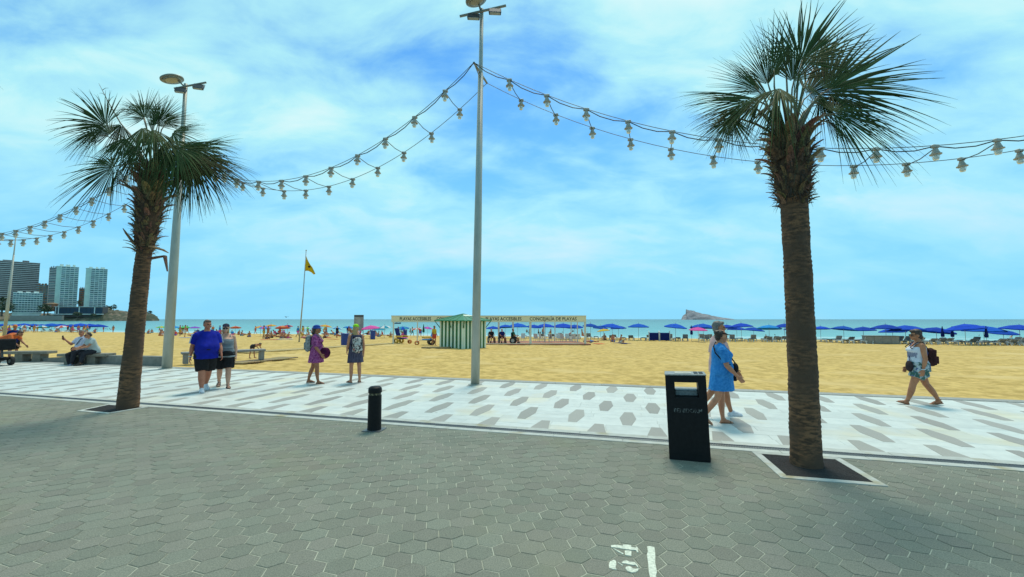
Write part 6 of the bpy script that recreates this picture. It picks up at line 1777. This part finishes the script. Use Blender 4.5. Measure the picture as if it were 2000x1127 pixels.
# ---- the crowd
def crowd_pose(**k):
    f = Fig(1.68, **k); mb = MB()
    f.torso(mb, -.10, .56)
    for i in (0, 1):
        p_, r_ = f.legpts(i); f.limb(mb, p_, r_, 8); f.foot_shape(mb, i, low=True); p_, r_ = f.armpts(i); f.limb(mb, p_, r_, 8); f.hand(mb, i); mb.ball(f.W(f.J['sho', i]), .058, 8, 6)
    f.limb(mb, [f.neck, f.headc], [.06, .055]); f.hb(mb, (0, .012, .022), (.073, .093, .093)); f.hb(mb, (0, -.030, -.045), (.056, .066, .068))
    b = voxmesh(mb, 'body', M_sk_tan, .020, 2, dec=.45)
    mb = MB(); f.hb(mb, (0, .032, .038), (.080, .088, .082)); f.hb(mb, (0, .05, -.02), (.074, .06, .07)); h = voxmesh(mb, 'hair', M_hair_dark, .02, 1, dec=.6)
    mb = MB(); f.torso(mb, -.10, .07, .016); p_, r_ = f.legpts(0, 0, .5, .022); f.limb(mb, p_, r_, 8); p_, r_ = f.legpts(1, 0, .5, .022); f.limb(mb, p_, r_, 8); t = voxmesh(mb, 'trunks', M_black, .018, 1, dec=.5)
    mb = MB(); f.torso(mb, .10, .50, .016); p_, r_ = f.armpts(0, 0, .6, .02); f.limb(mb, p_, r_, 8); p_, r_ = f.armpts(1, 0, .6, .02); f.limb(mb, p_, r_, 8); sh = voxmesh(mb, 'shirt', M_black, .018, 1, dec=.5)
    return b, h, t, sh
CP = {'stand': crowd_pose(gh=1.1, gw=1.1, legs=((4, 4, 3), (-6, 8, 3)), arms=((6, 10, 20, 4), (-4, 12, 24, 0))), 'walk': crowd_pose(legs=((20, 6, 2), (-18, 16, 2)), arms=((-18, 8, 16, 0), (18, 8, 22, 0)), fpitch=(0, 16)),
      'sit': crowd_pose(gh=1.1, gw=1.2, gc=1.1, legs=((100, 112, 8), (92, 100, 12)), arms=((55, 8, 20, 8), (-18, 20, 8, 0)), lean=14, hipz=.13), 'chair': crowd_pose(gw=1.2, gh=1.1, legs=((82, 78, 6), (78, 84, 8)), arms=((30, 12, 50, 10), (24, 12, 50, 8)), lean=-8, hipz=.60),
      'recline': crowd_pose(gw=1.1, legs=((86, 8, 5), (96, 36, 6)), arms=((10, 14, 20, 0), (40, 14, 60, 8)), lean=-42, hipz=.48), 'lie': crowd_pose(legs=((0, 2, 5), (6, 14, 5)), arms=((0, 18, 8, 0), (0, 22, 10, 0)))}
SW = [M_navy, M_black, M_red_par, M_sky_par, M_pink_par, M_yel_par, M_teal_par, M_purple_par, M_white_par, M_orange_par]
SWN = ['navy', 'black', 'red', 'sky blue', 'pink', 'yellow', 'teal', 'purple', 'white', 'orange']
SKN = [M_sk_tan, M_sk_brown, M_sk_mid, M_sk_red]; HRS = [M_hair_dark, M_hair_brown, M_hair_dark, M_hair_blond, M_hair_grey]
def setmat(o, m):
    o.material_slots[0].link = 'OBJECT'; o.material_slots[0].material = m
def bather(p, heading, pose, label, group=None, sw=None, shirt=None, s=1.0):
    r_ = empty('person', p, R(heading), label=label, cat='person', group=group)
    b, h, t, sh = CP[pose]
    if pose == 'lie': r_.rotation_euler = (R(-88), 0, R(heading)); r_.location = (p[0], p[1], p[2] + .15)
    for me, nm, m in ((b, 'body', rng.choice(SKN)), (h, 'hair', rng.choice(HRS)), (t, 'trunks', sw or rng.choice(SW))) + (((sh, 'shirt', shirt),) if shirt else ()):
        o = mobj(nm, me, r_); setmat(o, m)
    r_.scale = (s, s, s); return r_
bather(on_sand(848, 675), 60, 'stand', 'lifeguard in a yellow shirt and red shorts beside the striped kiosk', None, M_red_par, M_yel_par)
for (w_, pz, yw), c, lab in zip(WC, (M_black, M_navy, M_dkgreen), ('person sitting in the leftmost wheelchair of the pavilion', 'person sitting in the second wheelchair of the pavilion', 'person sitting in the nearest powered wheelchair')):
    b = bather(pz, math.degrees(yw), 'chair', lab, None, M_black, c)
sg = [(1198, 668, 'sit', -30, 'left sunbather of the pair sitting on the sand right of the pavilion'), (1211, 669, 'sit', 60, 'right sunbather of the pair sitting on the sand right of the pavilion'), (1061, 661, 'stand', 40, 'person standing at the back of the pavilion'), (1075, 659, 'chair', -60, 'person on a white chair in the pavilion'), (1138, 664, 'chair', 90, 'person sitting by the right front post of the pavilion'),
      (1335, 655, 'walk', 80, 'walker in white by the loungers left of the grey haired man'), (1365, 660, 'sit', 30, 'person sitting in the shade of the pink parasol'), (1497, 662, 'sit', -60, 'bather sitting on the sand under the sky blue parasol'), (1512, 661, 'sit', 40, 'bather in red beside the sky blue parasol'),
      (1627, 655, 'sit', 20, 'first bather on the loungers right of the straight palm'), (1671, 654, 'stand', 0, 'left one of two bathers standing among the loungers'), (1681, 654, 'stand', 30, 'right one of two bathers standing among the loungers'), (1868, 657, 'stand', 170, 'bather standing with raised arm right of the folded navy parasols'), (1893, 657, 'stand', -40, 'bather standing by the post of the wide parasol'), (1908, 664, 'recline', -100, 'dark haired bather reclining under the wide parasol'), (1945, 664, 'recline', -100, 'bather reclining near the right edge, left one'), (1972, 666, 'recline', -95, 'bather reclining near the right edge, right one'),
      (592, 657, 'stand', 150, 'person standing beside the flagpole'), (601, 655, 'walk', -60, 'person walking to the right of the flagpole'), (521, 662, 'sit', 60, 'bather sitting under the multicoloured parasol'), (531, 660, 'sit', -20, 'bather sitting right of the multicoloured parasol'), (552, 661, 'sit', 0, 'bather sitting under the red parasol'), (562, 661, 'sit', 90, 'bather sitting at the right edge of the red parasol'), (1238, 656, 'recline', 170, 'bather lying back right of the pavilion'), (1180, 664, 'sit', 10, 'person under the small yellow parasol'), (1169, 670, 'lie', 100, 'sunbather lying on an orange towel right of the pavilion'), (1553, 657, 'stand', 10, 'bather standing close left of the straight palm')]
for px, py, pose, hd, lab in sg:
    p = on_sand(px, py)
    if pose == 'chair': p.z += .05
    bather(p, hd, pose, lab, None)
def crowd(x0, x1, n, ya, yb, zone, group, poses=('sit', 'sit', 'sit', 'stand', 'recline', 'walk', 'lie')):
    used = {}
    xs = sorted(rng.uniform(x0, x1) for _ in range(n))
    for px in xs:
        k = rng.randrange(len(SW)); used[k] = used.get(k, -1) + 1
        pose = rng.choice(poses)
        p = on_sand(px, rng.uniform(ya, yb))
        q = {'sit': 'sitting', 'stand': 'standing', 'recline': 'lying back', 'walk': 'walking', 'lie': 'lying'}[pose]
        u_ = (k, pose); used[u_] = used.get(u_, -1) + 1
        bather(p, rng.uniform(-180, 180), pose, f'{ORD[used[u_]]} {q} bather in {SWN[k]}, {zone}', group, SW[k], rng.choice((None, None, None, SW[(k * 3 + 1) % 10])))
crowd(340, 510, 30, 652, 659, 'behind the couple in blue and grey', 'bathers behind the couple')
crowd(508, 600, 18, 654, 662, 'near the flagpole', 'bathers near the flagpole')
crowd(600, 770, 44, 652, 661, 'between flagpole and kiosk', 'bathers between flagpole and kiosk')
crowd(770, 842, 9, 652, 660, 'in the left pavilion bays', 'bathers left of the kiosk', ('sit', 'stand', 'walk'))
crowd(270, 330, 7, 650, 656, 'right of the shaggy palm', 'bathers right of the shaggy palm')
crowd(0, 225, 44, 646, 651, 'left of the shaggy palm', 'bathers left of the shaggy palm', ('sit', 'stand', 'stand', 'recline', 'walk'))
crowd(1010, 1160, 20, 652, 658, 'behind the pavilion', 'bathers behind the pavilion', ('sit', 'recline', 'stand'))
crowd(1180, 1540, 16, 652, 657, 'right of the pavilion', 'bathers right of the pavilion', ('recline', 'sit', 'recline'))
crowd(1600, 1990, 16, 654, 661, 'on the right hand loungers', 'bathers on the right hand loungers', ('recline', 'sit', 'recline'))
# towels and bags on the sand
tw = [(1170, 672, M_orange_par, 'orange towel on the sand right of the pavilion'), (1215, 671, M_navy, 'dark towel beside the pair of sunbathers'), (540, 664, M_black, 'dark towel on the sand left of the flagpole'), (525, 664, M_red_par, 'red towel under the multicoloured parasol'), (556, 663, M_white_par, 'white towel under the red parasol'), (650, 663, M_orange_par, 'orange towel right of the blue bucket hat'), (640, 660, M_red_par, 'red towel under the yellow and orange parasol'), (1370, 662, M_teal_par, 'teal towel under the pink parasol'), (1500, 665, M_navy, 'navy towel under the sky blue parasol'), (365, 660, M_sky_par, 'sky blue towel under the green parasol'), (790, 660, M_pink_par, 'pink towel left of the kiosk')]
for px, py, m, lab in tw:
    p = on_sand(px, py); s = MB(); nn = 8; vs_ = []; fs_ = []
    for i in range(nn + 1):
        for j in range(5): vs_.append((-.9 + 1.8 * i / nn, -.45 + .9 * j / 4, .05 + .02 * noise.noise((i * 1.3, j * 1.7, px))))
    for i in range(nn):
        for j in range(4): a = i * 5 + j; fs_.append([a, a + 5, a + 6, a + 1])
    s.add(vs_, fs_); o = s.build('beach_towel', m, None, loc=p, rz=rng.uniform(0, 3)); tag(o, lab, 'towel', 'beach towels')
# motorboat and gulls
bp = at(775, 632.3, SEA_Z)
bt = empty('motorboat', bp, R(8), label='small dark motorboat on the sea above the left pavilion bay', cat='boat')
k_ = bp.y * 15 / FPX / 5.0
s = MB(); vs_ = []
for x, w, z in ((-2.5, .8, .55), (-1, 1.0, .5), (1, .9, .6), (2.1, .45, .75), (2.6, .05, .85)): vs_ += [(x, -w, z), (x, -w * .6, -.15), (x, w * .6, -.15), (x, w, z)]
fs_ = [[0, 1, 2, 3]]
for i in range(4):
    for j in range(3): a = i * 4 + j; fs_.append([a, a + 4, a + 5, a + 1])
    fs_.append([i * 4 + 3, i * 4 + 7, i * 4 + 4, i * 4])
s.add(vs_, fs_); s.build('hull', M_navy, bt); s = MB(); s.box((-.2, 0, .95), (1.3, 1.1, .8), bev=.1); s.build('cabin', M_plastic, bt); s = MB(); s.tube([(-.9, 0, 1.0), (-.9, 0, 2.0), (.6, 0, 2.0), (.6, 0, 1.2)], .06, 5); s.build('roll_bar', M_flood, bt); bt.scale = (k_, k_, k_)
def bird(p, heading, label, wings, sc):
    r_ = empty('bird', p, heading, label=label, cat='bird')
    s = MB(); s.ball((0, 0, 0), (.055, .13, .06), 10, 8); s.ball((0, -.13, .05), (.035, .042, .036), 8, 6); s.tube([(0, -.165, .05), (0, -.20, .045)], [.010, .003], 5); s.tube([(0, .1, .0), (0, .25, -.03)], [.035, .028], 6, sq=(1, .3))
    s.tube([(0, -.06, .02), (0, -.13, .05)], [.045, .03], 8); s.build('body', M_bdark, r_, smooth=True)
    for sd in (-1, 1):
        s = MB()
        if wings: s.add([(0, -.06, .03), (sd * .22, -.10, .14), (sd * .52, .04, .06), (sd * .24, .05, .12), (0, .08, .03)], [[0, 1, 3, 4], [1, 2, 3]])
        else: s.ball((sd * .045, .04, .01), (.022, .13, .045), 8, 6)
        s.build('wing', M_bdark, r_)
        if not wings: s = MB(); s.tube([(sd * .02, .0, -.05), (sd * .02, .0, -.09)], .005, 4); s.build('leg', M_bdark, r_)
    r_.scale = (sc, sc, sc)
M_bdark = mat('dark plumage', (0.035, 0.028, 0.028), c2=(.07, .055, .05), scale=20, rough=.7)
bird(atd(559, 619.5, 52), R(60), 'small gull flying above the horizon left of the flagpole', True, .75)
pn, pf_ = ptR(12.0, -1), ptR(12.04, 1)
bird(pn.lerp(pf_, .45) + Vector((0, 0, .0)), R(-70), 'small dark bird perched on the link between two festoon lamps at the right edge', False, .75)

# mobility scooter at the left edge and the people beside it
so = at(4, 714) + Vector((-.38, .05, 0)); sc_ = empty('mobility_scooter', so, R(72), label='black mobility scooter cut off by the left edge of the picture', cat='mobility scooter')
for x in (-.26, .26):
    for y in (-.48, .42):
        s = MB(); wheel(s, (x, y, .17), .17, .11); w_ = s.build('wheel', M_tyre, sc_); s = MB(); s.lathe([(0, -.05), (.09, -.05), (.09, .05), (0, .05)], 12, (x, y, .17), M=Matrix.Rotation(R(90), 4, 'Y')); s.build('hub', M_storage, w_)
s = MB(); s.box((0, -.05, .26), (.46, .95, .12), bev=.04); s.box((0, .35, .38), (.50, .42, .22), bev=.06); s.build('chassis', M_black, sc_)
s = MB(); s.box((0, .0, .19), (.56, .45, .04)); s.build('bumper_trim', M_plastic, sc_)
s = MB(); s.tube([(0, .3, .4), (0, .28, .62)], .05, 8); s.build('seat_post', M_flood, sc_)
s = MB(); s.box((0, .22, .68), (.50, .48, .12), bev=.04); s.build('seat', M_black, sc_); s = MB(); s.box((0, .50, 1.0), (.50, .12, .62), M=Matrix.Rotation(R(-10), 4, 'X'), bev=.05); s.build('backrest', M_black, sc_)
s = MB(); s.tube([(0, -.52, .3), (0, -.38, .95)], .035, 8); s.tube([(-.24, -.36, .98), (.24, -.36, .98)], .022, 6); s.build('tiller', M_flood, sc_)
s = MB(); s.box((0, -.62, .80), (.52, .30, .42), bev=.04); s.build('basket', M_black, sc_)
p = at(28, 708); p = p + Vector((-1.25, .60, 0)); D = person('person in an orange t-shirt bending forward behind the mobility scooter', p, 100)
f = Fig(1.68, gh=1.1, gw=1.15, gc=1.1, lean=66, legs=((30, 30, 4), (12, 20, 4)), arms=((24, 8, 20, 4), (30, 10, 20, 4)), head=(0, -24, 0))
f.body(M_sk_tan, D, vox=.009, dec=.6); f.hair(M_hair_dark, D, HAIR_SHORT, vox=.012)
f.garment('shirt', cloth('orange tee', (.66, .17, .055), (.55, .12, .035), scale=7), D, [f.g_torso(-.04, .53, .018), f.g_sleeves(.7, .024)], fold=.012); f.garment('shorts', M_black, D, [f.g_torso(-.11, .06, .014), f.g_legs(.9, .03)])
f.sneakers(M_sand_dk, D)
p = at(-14, 706) + Vector((-.2, .9, 0)); D = person('person in an orange cap and dark shirt standing at the left edge', p, 60)
f = Fig(1.50, gw=1.1, legs=((0, 2, 3), (4, 4, 3)), arms=((10, 10, 30, 5), (10, 10, 30, 5)))
f.body(M_sk_tan, D, vox=.010, dec=.6); f.garment('shirt', M_navy, D, [f.g_torso(-.08, .53, .018), f.g_sleeves(.7, .024)], vox=.011); f.garment('shorts', M_black, D, [f.g_torso(-.11, .06, .014), f.g_legs(.9, .03)], vox=.011)
f.hair(smat('orange cap', (.70, .20, .04)), D, [((0, .012, .07), (.088, .10, .066)), ((0, -.11, .055), (.068, .06, .01))], name='cap', fold=0); f.sneakers(M_sand_dk, D)

# small litter and stains that the photograph shows
M_litter = mat('paper scrap', (.62, .58, .55), rough=.8)
for (px, py, lab, sz) in ((1557, 908, 'crumpled paper scrap in the soil at the foot of the straight palm', (.10, .02, .012)),):
    p = at(px, py); s = MB(); s.box((0, 0, .014), sz, bev=.004); s.box((.05, .01, .012), (.04, .03, .01)); o = s.build('litter', M_litter, None, loc=p, rz=.3); tag(o, lab, 'litter')
